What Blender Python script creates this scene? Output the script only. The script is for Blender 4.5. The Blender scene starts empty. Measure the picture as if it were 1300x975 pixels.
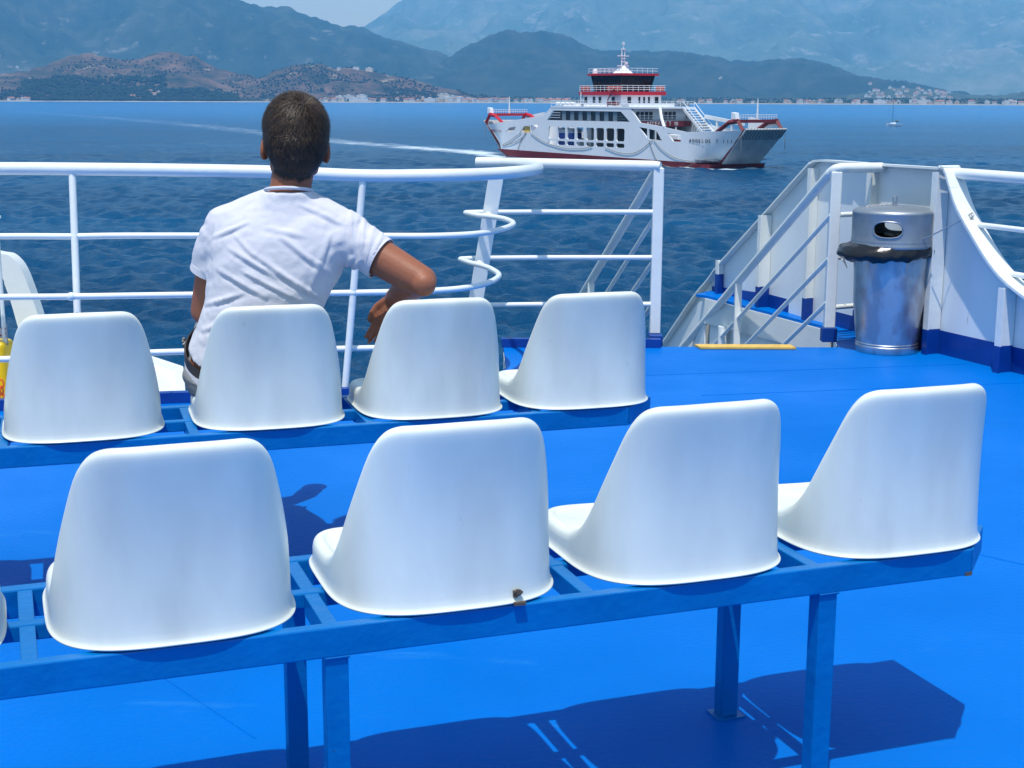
import bpy, bmesh, math, random
import numpy as np
from mathutils import Vector, Matrix, noise
random.seed(7); rng = np.random.default_rng(7)
PI = math.pi; R = math.radians
SC = bpy.context.scene; COL = SC.collection

# ---------------------------------------------------------------- camera
CAMH = 1.38; WZ = -10.62            # eye height above deck, sea level below deck
cam = bpy.data.objects.new('camera', bpy.data.cameras.new('camera')); COL.objects.link(cam)
pitch = math.atan(362.0 / 1800.0)
cam.location = (0, 0, CAMH)
cam.matrix_world = Matrix.Translation((0, 0, CAMH)) @ Matrix.Rotation(PI/2 - pitch, 4, 'X') @ Matrix.Rotation(0.0038, 4, 'Z')
cam.data.sensor_width = 36; cam.data.lens = 36 * 1800 / 1300
cam.data.clip_start = 0.05; cam.data.clip_end = 90000
SC.camera = cam
# ---------------------------------------------------------------- sky, sun, exposure
SUN_EL, SUN_AZ = 70.5, 195.0        # azimuth clockwise from +Y: sun is high, behind the camera on its left
w = bpy.data.worlds.new('World'); SC.world = w; w.use_nodes = True
nt = w.node_tree; nt.nodes.clear()
sky = nt.nodes.new('ShaderNodeTexSky'); sky.sky_type = 'NISHITA'; sky.sun_disc = False
sky.sun_elevation = R(SUN_EL); sky.sun_rotation = R(SUN_AZ)
sky.air_density = 1.8; sky.dust_density = 0.8; sky.ozone_density = 1.0
bg = nt.nodes.new('ShaderNodeBackground'); bg.inputs[1].default_value = 0.14
wo = nt.nodes.new('ShaderNodeOutputWorld')
nt.links.new(sky.outputs[0], bg.inputs[0]); nt.links.new(bg.outputs[0], wo.inputs[0])
sl = bpy.data.lights.new('sun', 'SUN'); sl.energy = 4.5; sl.angle = R(0.55); sl.color = (1.0, 0.955, 0.89)
sun = bpy.data.objects.new('sun', sl); COL.objects.link(sun)
sv = Vector((math.sin(R(SUN_AZ))*math.cos(R(SUN_EL)), math.cos(R(SUN_AZ))*math.cos(R(SUN_EL)), math.sin(R(SUN_EL))))
sun.rotation_euler = sv.to_track_quat('Z', 'Y').to_euler()
SC.view_settings.view_transform = 'Standard'; SC.view_settings.look = 'None'
SC.view_settings.gamma = 1; SC.view_settings.exposure = 0.0
SC.render.engine = 'CYCLES'
SC.cycles.max_bounces = 7; SC.cycles.volume_bounces = 2; SC.cycles.diffuse_bounces = 3
SC.cycles.glossy_bounces = 3; SC.cycles.caustics_reflective = False; SC.cycles.caustics_refractive = False

# ================================================================ helpers
def mat(name, col, rough=.5, metal=0, spec=.5, var=0.0, vscale=6.0, bump=0.0, bscale=40.0, coat=0.0,
        col2=None, m2=(.45, .6), s2=8.0, stretch=(1, 1, 1), detail=6, rvar=0.0, speck=None, rnd=False):
    m = bpy.data.materials.new(name); m.use_nodes = True; t = m.node_tree; N = t.nodes; L = t.links
    b = N['Principled BSDF']
    b.inputs['Roughness'].default_value = rough; b.inputs['Metallic'].default_value = metal
    b.inputs['Specular IOR Level'].default_value = spec; b.inputs['Coat Weight'].default_value = coat
    b.inputs['Coat Roughness'].default_value = .15
    tc = N.new('ShaderNodeTexCoord'); mp = N.new('ShaderNodeMapping'); mp.inputs['Scale'].default_value = stretch
    src = tc.outputs['Object']
    if rnd:                        # a different piece of the pattern on every copy
        oi = N.new('ShaderNodeObjectInfo'); vm = N.new('ShaderNodeVectorMath'); vm.operation = 'ADD'; vk = N.new('ShaderNodeVectorMath'); vk.operation = 'SCALE'; vk.inputs['Scale'].default_value = 7.3
        L.new(oi.outputs['Location'], vk.inputs[0]); L.new(tc.outputs['Object'], vm.inputs[0]); L.new(vk.outputs[0], vm.inputs[1]); src = vm.outputs[0]
    L.new(src, mp.inputs[0])
    out = None
    if col2 is not None:
        n = N.new('ShaderNodeTexNoise'); n.inputs['Scale'].default_value = s2; n.inputs['Detail'].default_value = detail
        L.new(mp.outputs[0], n.inputs['Vector'])
        r = N.new('ShaderNodeValToRGB'); r.color_ramp.elements[0].position = m2[0]; r.color_ramp.elements[1].position = m2[1]
        r.color_ramp.elements[0].color = (*col, 1); r.color_ramp.elements[1].color = (*col2, 1)
        L.new(n.outputs[0], r.inputs[0]); out = r.outputs[0]
    if var:
        n = N.new('ShaderNodeTexNoise'); n.inputs['Scale'].default_value = vscale; n.inputs['Detail'].default_value = 5
        L.new(mp.outputs[0], n.inputs['Vector'])
        mr = N.new('ShaderNodeMapRange'); mr.inputs[1].default_value = .3; mr.inputs[2].default_value = .7
        mr.inputs[3].default_value = 1 - var; mr.inputs[4].default_value = 1 + var * .35
        L.new(n.outputs[0], mr.inputs[0])
        mx = N.new('ShaderNodeVectorMath'); mx.operation = 'SCALE'
        if out is None: mx.inputs[0].default_value = col
        else: L.new(out, mx.inputs[0])
        L.new(mr.outputs[0], mx.inputs['Scale']); out = mx.outputs[0]
        if rvar:
            m3 = N.new('ShaderNodeMapRange'); m3.inputs[1].default_value = .3; m3.inputs[2].default_value = .7
            m3.inputs[3].default_value = rough + rvar; m3.inputs[4].default_value = max(.03, rough - rvar)
            L.new(n.outputs[0], m3.inputs[0]); L.new(m3.outputs[0], b.inputs['Roughness'])
    if speck is not None:          # worn spots: (colour, scale, threshold, softness, stretch)
        sc_, ss_, st_, sf_, sx_ = speck
        m4 = N.new('ShaderNodeMapping'); m4.inputs['Scale'].default_value = sx_; m4.inputs['Location'].default_value = (3.7, 1.3, 8.1); L.new(src, m4.inputs[0])
        n = N.new('ShaderNodeTexNoise'); n.inputs['Scale'].default_value = ss_; n.inputs['Detail'].default_value = 7; n.inputs['Roughness'].default_value = .62
        L.new(m4.outputs[0], n.inputs['Vector']); m5 = N.new('ShaderNodeMapRange'); m5.inputs[1].default_value = st_; m5.inputs[2].default_value = st_+sf_
        L.new(n.outputs[0], m5.inputs[0]); mx = N.new('ShaderNodeMix'); mx.data_type = 'RGBA'; L.new(m5.outputs[0], mx.inputs['Factor'])
        if out is None: mx.inputs['A'].default_value = (*col, 1)
        else: L.new(out, mx.inputs['A'])
        mx.inputs['B'].default_value = (*sc_, 1); out = mx.outputs['Result']
    if out is None: b.inputs['Base Color'].default_value = (*col, 1)
    else: L.new(out, b.inputs['Base Color'])
    if bump:
        n = N.new('ShaderNodeTexNoise'); n.inputs['Scale'].default_value = bscale; n.inputs['Detail'].default_value = 4
        L.new(mp.outputs[0], n.inputs['Vector'])
        bp = N.new('ShaderNodeBump'); bp.inputs['Strength'].default_value = bump; bp.inputs['Distance'].default_value = .01
        L.new(n.outputs[0], bp.inputs['Height']); L.new(bp.outputs[0], b.inputs['Normal'])
    return m

class MB:
    """collects vertices and faces of one mesh"""
    def __init__(s): s.v = []; s.f = []; s.mi = []; s.cur = 0
    def add(s, vs, fs):
        o = len(s.v); s.v += [tuple(map(float, p)) for p in vs]; s.f += [tuple(i + o for i in f) for f in fs]; s.mi += [s.cur]*len(fs)
    def box(s, c, d, rz=0, M=None):
        x, y, z = d[0]/2, d[1]/2, d[2]/2
        vs = [Vector((a*x, b*y, e*z)) for a in (-1, 1) for b in (-1, 1) for e in (-1, 1)]
        rot = M if M is not None else Matrix.Rotation(rz, 3, 'Z')
        vs = [rot @ v + Vector(c) for v in vs]
        s.add(vs, [(0, 1, 3, 2), (4, 6, 7, 5), (0, 4, 5, 1), (2, 3, 7, 6), (0, 2, 6, 4), (1, 5, 7, 3)])
    def b2(s, a, b): # box by min/max
        s.box([(a[i]+b[i])/2 for i in range(3)], [abs(b[i]-a[i]) for i in range(3)])
    def tube(s, pts, r, n=12, closed=False, caps=True):
        pts = [Vector(p) for p in pts]; m = len(pts); rs = r if hasattr(r, '__len__') else [r]*m
        prev = None; rings = []
        for i, p in enumerate(pts):
            if closed: t = pts[(i+1) % m] - pts[i-1]
            else: t = pts[min(i+1, m-1)] - pts[max(i-1, 0)]
            t.normalize()
            if prev is None:
                a = Vector((0, 0, 1)) if abs(t.z) < .9 else Vector((1, 0, 0)); u = t.cross(a).normalized()
            else: u = (prev - t*prev.dot(t)).normalized()
            prev = u; v = t.cross(u)
            rings.append([p + (u*math.cos(2*PI*k/n) + v*math.sin(2*PI*k/n))*rs[i] for k in range(n)])
        vs = [q for g in rings for q in g]; fs = []
        for i in range(m if closed else m-1):
            j = (i+1) % m
            for k in range(n): fs.append((i*n+k, i*n+(k+1) % n, j*n+(k+1) % n, j*n+k))
        if not closed and caps: fs += [tuple(range(n))[::-1], tuple((m-1)*n+k for k in range(n))]
        s.add(vs, fs)
    def lathe(s, prof, n=48, c=(0, 0, 0), rf=None):
        vs = []; fs = []; m = len(prof)
        for i, (r, z) in enumerate(prof):
            for k in range(n):
                a = 2*PI*k/n; rr = r if rf is None else rf(r, z, a)
                vs.append((c[0]+rr*math.cos(a), c[1]+rr*math.sin(a), c[2]+z))
        for i in range(m-1):
            for k in range(n): fs.append((i*n+k, i*n+(k+1) % n, (i+1)*n+(k+1) % n, (i+1)*n+k))
        s.add(vs, fs)
    def prism(s, poly, dz, M=None):
        """poly: list of 3-vectors (planar), extruded by vector dz"""
        n = len(poly); dz = Vector(dz); a = [Vector(p) for p in poly]; vs = a + [p + dz for p in a]
        fs = [tuple(range(n))[::-1], tuple(range(n, 2*n))] + [(i, (i+1) % n, n+(i+1) % n, n+i) for i in range(n)]
        s.add(vs, fs)
    def build(s, name, material, parent=None, smooth=False, bevel=0, seg=2, autosmooth=35, subsurf=0):
        me = bpy.data.meshes.new(name); me.from_pydata(s.v, [], s.f)
        for m in (material if isinstance(material, (list, tuple)) else [material]): me.materials.append(m)
        me.polygons.foreach_set('material_index', s.mi)
        bm = bmesh.new(); bm.from_mesh(me); bmesh.ops.recalc_face_normals(bm, faces=bm.faces); bm.to_mesh(me); bm.free()
        o = bpy.data.objects.new(name, me); COL.objects.link(o)
        if parent is not None: o.parent = parent
        if bevel:
            b = o.modifiers.new('b', 'BEVEL'); b.width = bevel; b.segments = seg; b.limit_method = 'ANGLE'; b.angle_limit = R(40)
        if subsurf:
            b = o.modifiers.new('s', 'SUBSURF'); b.levels = subsurf; b.render_levels = subsurf
        if smooth:
            me.polygons.foreach_set('use_smooth', [True]*len(me.polygons))
            if autosmooth: me.set_sharp_from_angle(angle=R(autosmooth))
        return o

def tag(o, label=None, cat=None, group=None, kind=None):
    if label: o['label'] = label
    if cat: o['category'] = cat
    if group: o['group'] = group
    if kind: o['kind'] = kind
    return o
def thing(name, label, cat, loc=(0, 0, 0), rz=0, group=None):
    o = bpy.data.objects.new(name, None); COL.objects.link(o); o.location = loc; o.rotation_euler = (0, 0, rz)
    o.empty_display_size = .1
    return tag(o, label, cat, group)
def copy_tree(o, parent=None):
    kids = [c for c in o.children]
    c = o.copy(); COL.objects.link(c)
    if parent is not None: c.parent = parent
    for k in kids: copy_tree(k, c)
    return c
def catmull(pts, n=6, closed=False):
    P = [Vector(p) for p in pts]; m = len(P); out = []
    for i in range(m if closed else m-1):
        p0 = P[(i-1) % m] if closed or i > 0 else P[0]; p1 = P[i]; p2 = P[(i+1) % m]; p3 = P[(i+2) % m] if closed or i+2 < m else P[-1]
        for k in range(n):
            t = k/n
            out.append(.5*((2*p1) + (p2-p0)*t + (2*p0-5*p1+4*p2-p3)*t*t + (3*p1-p0-3*p2+p3)*t**3))
    if not closed: out.append(P[-1])
    return out
def new_eval(o):
    """apply modifiers, replace mesh"""
    dg = bpy.context.evaluated_depsgraph_get(); me = bpy.data.meshes.new_from_object(o.evaluated_get(dg))
    o.modifiers.clear(); o.data = me; return o
def plate(name, outer, holes, thick, M, material, parent=None, bevel=0):
    """flat plate with openings: 2-D outline and holes, extruded, placed by 4x4 matrix M (local z = thickness)"""
    cu = bpy.data.curves.new(name, 'CURVE'); cu.dimensions = '2D'; cu.fill_mode = 'BOTH'; cu.extrude = thick/2
    for poly in [outer] + holes:
        sp = cu.splines.new('POLY'); sp.points.add(len(poly)-1); sp.use_cyclic_u = True
        for p, q in zip(sp.points, poly): p.co = (q[0], q[1], 0, 1)
    co = bpy.data.objects.new(name, cu); COL.objects.link(co)
    dg = bpy.context.evaluated_depsgraph_get(); me = bpy.data.meshes.new_from_object(co.evaluated_get(dg))
    bpy.data.objects.remove(co); me.transform(M); me.materials.clear(); me.materials.append(material)
    for p in me.polygons: p.use_smooth = False; p.material_index = 0
    o = bpy.data.objects.new(name, me); COL.objects.link(o)
    if parent is not None: o.parent = parent
    if bevel: b = o.modifiers.new('b', 'BEVEL'); b.width = bevel; b.segments = 2; b.limit_method = 'ANGLE'
    return o
def text(name, body, size, M, material, parent, depth=.004, spacing=1.0, align='LEFT'):
    cu = bpy.data.curves.new(name, 'FONT'); cu.body = body; cu.size = size; cu.extrude = depth; cu.space_character = spacing; cu.align_x = align
    co = bpy.data.objects.new(name, cu); COL.objects.link(co)
    dg = bpy.context.evaluated_depsgraph_get(); me = bpy.data.meshes.new_from_object(co.evaluated_get(dg))
    bpy.data.objects.remove(co); me.transform(M); me.materials.clear(); me.materials.append(material)
    for p in me.polygons: p.material_index = 0
    o = bpy.data.objects.new(name, me); COL.objects.link(o); o.parent = parent; return o

# ================================================================ materials
M_deck = mat('deck_paint', (0.0, .146, .56), .40, spec=.04, var=.13, vscale=1.3, bump=.2, bscale=60, rvar=.10, speck=((.015, .18, .56), 5, .64, .12, (.5, 2.2, 1)))
M_bench = mat('bench_paint', (0.0, .150, .46), .33, spec=.3, var=.16, vscale=5, bump=.22, bscale=40, speck=((.02, .045, .10), 16, .70, .02, (1, 1, 1)))
M_band = mat('dark_blue_paint', (.0, .045, .28), .4, var=.2, vscale=8, bump=.15, bscale=50)
M_white = mat('white_ship_paint', (.78, .81, .77), .35, var=.06, vscale=3, bump=.18, bscale=22, coat=.2, speck=((.34, .20, .11), 22, .725, .03, (1, 1, .6)))
M_wall = mat('bulwark_white_paint', (.79, .84, .84), .42, var=.10, vscale=2.5, bump=.3, bscale=6, stretch=(1, 1, .4), speck=((.38, .27, .18), 7, .69, .05, (1.6, 1.6, .35)))
M_rust = mat('rust_stain', (.25, .12, .05), .8, var=.4, vscale=30)
M_yellow = mat('yellow_nosing', (.75, .48, .10), .6, var=.2, vscale=20)
M_yel2 = mat('yellow_plastic', (.80, .52, .0), .4, var=.08)
M_chain = mat('orange_chain', (.60, .08, .01), .5)
M_seat = mat('seat_plastic', (.75, .795, .72), .33, var=.13, vscale=4.5, stretch=(1.5, 1.5, .5), rvar=.06, col2=(.66, .69, .63), m2=(.46, .74), s2=6, speck=((.52, .54, .52), 15, .70, .06, (1, 1, .6)), rnd=True)
M_mark = mat('mould_grey', (.62, .66, .70), .5)
M_burn = mat('burnt_plastic', (.10, .08, .06), .8, var=.4, vscale=60)
M_galv = mat('galvanised_steel', (.62, .65, .66), .36, metal=.88, var=.15, vscale=6, bump=.06, bscale=15, rvar=.06, col2=(.50, .46, .46), s2=12, stretch=(1, 1, .6))
M_galv2 = mat('dull_galvanised_lid', (.36, .40, .43), .48, metal=.75, var=.25, vscale=7, bump=.12, bscale=20, rvar=.08)
M_bag = mat('black_bag_plastic', (.012, .012, .014), .22, var=.2)
M_steel = mat('steel_wire', (.45, .45, .46), .35, metal=1)
M_black = mat('black_rubber', (.02, .02, .022), .55)
M_skin = mat('skin', (.30, .108, .056), .5, spec=.35, var=.12, vscale=14, bump=.10, bscale=160)
M_hair = mat('dark_brown_hair', (.022, .013, .008), .5, var=.35, vscale=40)
M_hair2 = mat('brown_hair_strand', (.085, .048, .026), .6)
M_shirt = mat('white_cotton', (.62, .62, .67), .85, var=.03, vscale=5, bump=.25, bscale=350, spec=.2)
M_short = mat('grey_cotton', (.20, .215, .23), .85, var=.12, vscale=12, bump=.3, bscale=250, spec=.2)
M_belt = mat('black_belt', (.012, .009, .011), .5)
M_patt = mat('patterned_patch', (.015, .012, .012), .8, col2=(.55, .55, .55), m2=(.56, .58), s2=110)
M_eye = mat('eye_white', (.7, .7, .68), .2)
M_nail = mat('finger_nail', (.55, .33, .26), .3)
M_fwhite = mat('ferry_white_paint', (.80, .83, .86), .4, var=.05, vscale=.3)
M_fred = mat('ferry_red_paint', (.50, .012, .03), .4, var=.08, vscale=.5)
M_boot = mat('ferry_hull_red', (.16, .012, .022), .6, var=.25, vscale=.6)
M_fgrey = mat('ferry_ramp_grey', (.42, .44, .46), .6, var=.25, vscale=.6)
M_fglass = mat('ferry_dark_glass', (.012, .016, .022), .12)
M_fdeck = mat('ferry_deck_grey', (.16, .18, .19), .7)
M_fstr = mat('ferry_strip_grey', (.16, .22, .27), .5)
M_rope = mat('rope_grey', (.20, .21, .20), .8)
M_orange = mat('lifebuoy_orange', (.75, .10, .03), .5)
M_truck = mat('truck_blue', (.02, .08, .42), .4)
M_car = mat('dark_car_paint', (.05, .055, .06), .3)

# ================================================================ own ship: deck, hull, lower parts
ship_edge = [(-6.5, 5.0), (-4.0, 5.75), (-2.3, 6.25), (-1.57, 6.43), (-.9, 6.52), (-.45, 6.60), (-.15, 6.85), (-.03, 7.3), (-.05, 7.955), (.87, 7.955), (1.60, 7.955), (1.86, 7.955), (1.98, 8.62), (2.10, 8.54), (2.40, 7.76), (2.585, 7.30), (3.45, 5.25), (6.5, -2.0), (7, -8), (-10, -8)]
mb = MB(); mb.prism([(x, y, -.02) for x, y in ship_edge], (0, 0, .02)); deck = tag(mb.build('deck', M_deck), kind='structure')
mb = MB(); mb.prism([(x*.995, y*.995, -12.2) for x, y in ship_edge], (0, 0, 12.17)); tag(mb.build('ship_side', M_wall), kind='structure')
# weld seams: thin raised beads, laid on the deck
def seam(a, b):
    a = Vector((*a, 0)); b = Vector((*b, 0)); d = (b-a); mb = MB()
    mb.box((a+b)/2 + Vector((0, 0, .0007)), (d.length, .004, .0014), math.atan2(d.y, d.x))
    return mb.build('weld_seam', M_deck, deck)
seam((.55, 5.05), (2.1, 3.6)); seam((.2, 7.0), (2.45, 7.45)); seam((-.9, 3.3), (-.56, 2.9)); 
seam((2.1, 3.6), (3.5, 2.35)); seam((.9, 6.6), (2.6, 6.95))
# low kerbs at the aft edge, white lower gunwale
def kerb(pts, w_, h_, m=M_band, name='kerb'):
    P = [Vector((*p, 0)) for p in pts]; mb = MB()
    for a, b in zip(P, P[1:]):
        d = b-a; mb.box((a+b)/2+Vector((0, 0, h_/2)), (d.length+.002, w_, h_), math.atan2(d.y, d.x))
    return tag(mb.build(name, m), kind='structure')
kerb([(-.06, 7.93), (.84, 7.93)], .05, .05)
kerb([(-6.5, 4.98), (-4.0, 5.72), (-2.3, 6.22), (-1.57, 6.40), (-.9, 6.49), (-.45, 6.57), (-.17, 6.83)], .05, .05)
# flat stern fairing below the deck edge at the left
fr = thing('stern_fairing', 'white sloping steel fairing plates below the deck edge left of the seated man', 'hull plate')
mb = MB(); mb.prism([(-4.5, 6.1, -.22), (-2.55, 8.97, -.22), (-1.97, 8.29, -.22), (-1.55, 6.50, -.22), (-1.6, 5.8, -.22)], (0, 0, -.05)); mb.build('plate', M_white, fr)
for a, b in (((-2.5, 8.93), (-1.98, 8.28)), ((-1.98, 8.28), (-1.56, 6.56))):
    A = Vector((*a, -.22)); B = Vector((*b, -.19)); d = B-A; mb = MB()
    mb.box((A+B)/2, (d.length, .05, .035), math.atan2(d.y, d.x)); mb.build('flange', M_white, fr)
# yellow step nosing
tag(MB.build((lambda m: (m.prism([(1.06, 7.87, .003), (1.60, 7.87, .003), (1.585, 7.975, .003), (1.04, 7.975, .003)], (0, 0, .010)), m)[1])(MB()), 'step_nosing', M_yellow), 'worn yellow strip painted on the top step of the stairway', 'step edge')
tag(bpy.data.objects['step_nosing'], kind='structure'); 
for k in ('label', 'category'): del bpy.data.objects['step_nosing'][k]

# ---- stern railing (left) with horizontal U-turn
TOP = [(-6.2, 5.15, 1.055), (-4.2, 6.2, 1.055), (-3.2, 6.53, 1.055), (-2.372, 6.625, 1.055), (-2.034, 6.614, 1.055), (-1.515, 6.58, 1.053), (-1.085, 6.58, 1.046), (-.693, 6.60, 1.03), (-.345, 6.62, 1.032), (-.13, 6.78, 1.03), (.055, 7.07, 1.03), (.134, 7.60, 1.02), (.094, 8.10, 1.015), (-.04, 8.44, 1.012), (-.20, 8.545, 1.01)]
MID = {.75: [(-6.1, 5.1), (-4.2, 6.1), (-3.2, 6.42), (-2.36, 6.54), (-2.03, 6.55), (-1.74, 6.60), (-.74, 6.63), (-.34, 6.65), (-.12, 6.83), (0.0, 7.25), (-.035, 7.58), (-.12, 7.76), (-.20, 7.86), (-.265, 8.02)],
       .49: [(-6.1, 5.1), (-4.2, 6.05), (-3.2, 6.3), (-2.32, 6.38), (-1.99, 6.41), (-1.49, 6.48), (-.74, 6.57), (-.34, 6.67), (-.15, 6.88), (-.07, 7.22), (-.11, 7.52), (-.17, 7.70), (-.24, 7.84), (-.295, 8.0)],
       .22: [(-6.1, 5.1), (-4.2, 6.0), (-3.2, 6.2), (-2.3, 6.29), (-2.0, 6.38), (-1.56, 6.50), (-.78, 6.60), (-.4, 6.68), (-.2, 6.9), (-.13, 7.3), (-.17, 7.6), (-.24, 7.85), (-.32, 8.0)]}
rl = thing('stern_railing', 'white tube railing behind the seated man, curling back on itself at its right end', 'railing')
mb = MB(); mb.tube(catmull(TOP, 8), .0295, 20); mb.build('top_rail', M_white, rl, smooth=True, autosmooth=50)
for z, P in MID.items():
    mb = MB(); mb.tube(catmull([(x, y, z) for x, y in P], 8), .0145, 14); mb.build('mid_rail', M_white, rl, smooth=True, autosmooth=50)
for top, bot in (((-2.035, 6.612, 1.05), (-1.985, 6.38, 0)), ((-.690, 6.60, 1.03), (-.79, 6.54, 0)), ((-3.5, 6.44, 1.05), (-3.42, 5.93, -.05)), ((-5.0, 5.8, 1.05), (-4.9, 5.5, 0))):
    t_, b_ = Vector(top), Vector(bot); mid = [t_.lerp(b_, k/8) for k in range(9)]
    mb = MB(); mb.tube(mid, .0165, 14); mb.build('post', M_white, rl, smooth=True, autosmooth=50)
for px_, py_ in ((-2.035, -1.985), (-.690, -.79)):     # weld collars where rails meet posts
    for z in MID:
        x = px_ + (py_-px_)*(1.05-z)/1.05; P = min(catmull([(a, b, z) for a, b in MID[z]], 12), key=lambda v: abs(v.x-x) + (9 if v.y > 7.2 else 0))
        mb = MB(); mb.lathe([(0, -.020), (.012, -.017), (.0195, -.008), (.0205, 0), (.0195, .008), (.012, .017), (0, .020)], 14, (x, P.y, z)); mb.build('weld_collar', M_white, rl, smooth=True)
# flat bar stay under the U-turn
mb = MB(); a = Vector((-.085, 7.86, 1.0)); b = Vector((-.245, 7.96, .02)); d = (b-a)
zax = d.normalized(); xax = Vector((.96, .05, 0)).normalized(); xax = (xax - zax*xax.dot(zax)).normalized(); yax = zax.cross(xax)
mb.box((a+b)/2, (.082, .018, d.length), M=Matrix((xax, yax, zax)).transposed()); mb.build('stay', M_white, rl, bevel=.003)
for z, q in ((.75, (-.118, 7.80)), (.49, (-.165, 7.73))):
    mb = MB(); mb.tube([(q[0], q[1]-.02, z), (q[0]-.02, q[1]+.09, z)], .016, 12); mb.build('lug', M_white, rl, smooth=True)

# ---- straight guard railing up to the stairway
r2 = thing('guard_railing', 'straight white railing with square post on the left side of the stairway', 'railing')
mb = MB(); mb.tube([(-.215, 8.548, 1.01), (.0, 8.47, 1.01), (.404, 8.29, 1.01), (.80, 8.125, 1.01), (.836, 8.11, 1.01)], [.029, .0295, .0295, .0295, .024], 20); mb.build('top_rail', M_white, r2, smooth=True, autosmooth=50)
for z, P in ((.75, [(-.265, 8.03), (-.20, 8.06), (.22, 8.10), (.82, 8.12)]), (.49, [(-.295, 8.01), (-.22, 8.05), (.22, 8.10), (.82, 8.12)]), (.22, [(-.325, 8.02), (-.25, 8.05), (.23, 8.1), (.82, 8.12)])):
    mb = MB(); mb.tube([(x, y, z) for x, y in P], .0145, 14); mb.build('mid_rail', M_white, r2, smooth=True, autosmooth=50)
mb = MB(); mb.b2((.797, 8.10, .05), (.857, 8.16, 1.0)); mb.build('post', M_white, r2, bevel=.006)
mb = MB(); mb.b2((.789, 8.03, -.10), (.865, 8.168, .05)); mb.build('post_foot', M_band, r2, bevel=.003)

# ---- stairway with two sloping handrails
st = thing('stairway', 'white stairway with sloping handrails going down over the stern edge', 'stairs')
az = R(-12); sd = Vector((math.sin(az), math.cos(az), 0)); slope = math.tan(R(30.0))
def down(p, L): return (p[0]+sd.x*L, p[1]+sd.y*L, p[2]-slope*L)
RAIL = []
for side, (px, py) in (('l', (.828, 8.17)), ('r', (1.825, 8.15))):
    for z, r_ in ((.995, .027), (.735, .0135), (.485, .0135), (.23, .0135)):
        mb = MB(); p0 = (px, py, z)
        if side == 'r' and r_ > .02: pts = catmull([(1.93, 8.19, 1.0), (1.86, 8.165, 1.0), (1.825, 8.19, .98), down((px, py, .995), .12), down(p0, .6), down(p0, 2.6)], 6)
        else: pts = [p0, down(p0, 1.3), down(p0, 2.6)]
        mb.tube(pts, r_, 16); mb.build('handrail' if r_ > .02 else 'side_rail', M_white, st, smooth=True, autosmooth=60)
    for L in (1.42,):
        q = down((px, py, .98), L); mb = MB(); mb.box((q[0], q[1], q[2]-.42), (.045, .045, .84)); mb.build('handrail_post', M_white, st, bevel=.004)
for k in range(10):
    z = -.18 - k*.19; c = Vector((1.33, 8.12, z)) + sd*(k*.26)
    mb = MB(); mb.box(c, (.94, .25, .03), -az); mb.build('tread', M_deck, st)
for s_ in (-.5, .5):
    a = Vector((1.33+s_*.96, 8.0, -.22)); mb = MB(); b = Vector(down(a, 2.7)); 
    mb.prism([a+Vector((0, 0, .1)), b+Vector((0, 0, .1)), b-Vector((0, 0, .16)), a-Vector((0, 0, .16))], (.012, 0, 0)); mb.build('stringer', M_wall, st)

# ---- right post and pipes into the bulwark
r3 = thing('stairway_post', 'white square post with blue foot on the right side of the stairway beside the bin', 'post')
mb = MB(); mb.box((1.845, 8.165, .53), (.062, .05, .90)); mb.build('post', M_white, r3, bevel=.006)
mb = MB(); mb.box((1.845, 8.165, .04), (.085, .07, .082)); mb.build('post_foot', M_band, r3, bevel=.003)
mb = MB(); mb.tube([(1.90, 8.18, 1.0), (2.135, 8.30, .998)], .029, 16); mb.build('top_pipe', M_white, r3, smooth=True)
for z in (.735, .20, .49):
    mb = MB(); mb.tube(catmull([(1.845, 8.17, z-.035), (1.87, 8.172, z-.005), (1.90, 8.18, z), (2.14, 8.30, z)], 4), .015, 12); mb.build('side_pipe', M_white, r3, smooth=True)

# ---- bulwark, right side: curved hull plating with ribs and flanges
bw = thing('bulwark', 'white steel bulwark with vertical ribs and a dark blue painted foot around the stern corner', 'bulwark')
Z0 = (1.232, 11.219); A_ = (1.48, 10.42); B_ = (2.08, 8.56); C_ = (2.375, 7.77); D_ = (2.565, 7.31); F_ = (3.45, 5.25); G_ = (6.4, -1.9)
def wallplate(name, pts, base, m, th=.012, off=0.0):
    """pts: (x,y,z) top points along wall, base z"""
    mb = MB(); P = [Vector(p) for p in pts]
    for a, b in zip(P, P[1:]):
        d = Vector((b.x-a.x, b.y-a.y, 0)).normalized(); n = Vector((-d.y, d.x, 0)) * -1
        if n.x < 0: n = -n
        za, zb = (base if not hasattr(base, '__len__') else base[0]), (base if not hasattr(base, '__len__') else base[1])
        q = [Vector((a.x, a.y, za)), Vector((b.x, b.y, zb)), b, a]; q = [v - n*off for v in q]
        mb.prism(q, n*th)
    return mb.build(name, m, bw)
# sloping outline of the upper edge (distance falls towards the stern)
TOPW = [(*Z0, -.565), (1.41, 10.646, -.09), (1.48, 10.42, .065), (1.544, 10.213, .223), (1.737, 9.594, .624), (1.894, 9.088, .949), (1.915, 9.02, .985), (1.945, 8.94, 1.003), (*B_, 1.005)]
wallplate('aft_plate', TOPW[:3], -1.5, M_wall); wallplate('aft_plate', TOPW[2:], -.3, M_wall)
wallplate('corner_plate', [(*B_, 1.005), (2.14, 8.36, 1.005), (*C_, 1.008)], -.2, M_wall)
SW = [(*C_, 1.012), (2.385, 7.735, 1.017), (2.408, 7.68, .916), (2.436, 7.61, .803), (2.483, 7.50, .68), (2.538, 7.37, .551), (2.600, 7.22, .45), (2.70, 6.99, .36), (2.82, 6.71, .31), (3.0, 6.29, .28), (3.45, 5.25, .27), (6.4, -1.9, .27)]
wallplate('side_plate', SW, -.2, M_wall)
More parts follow.
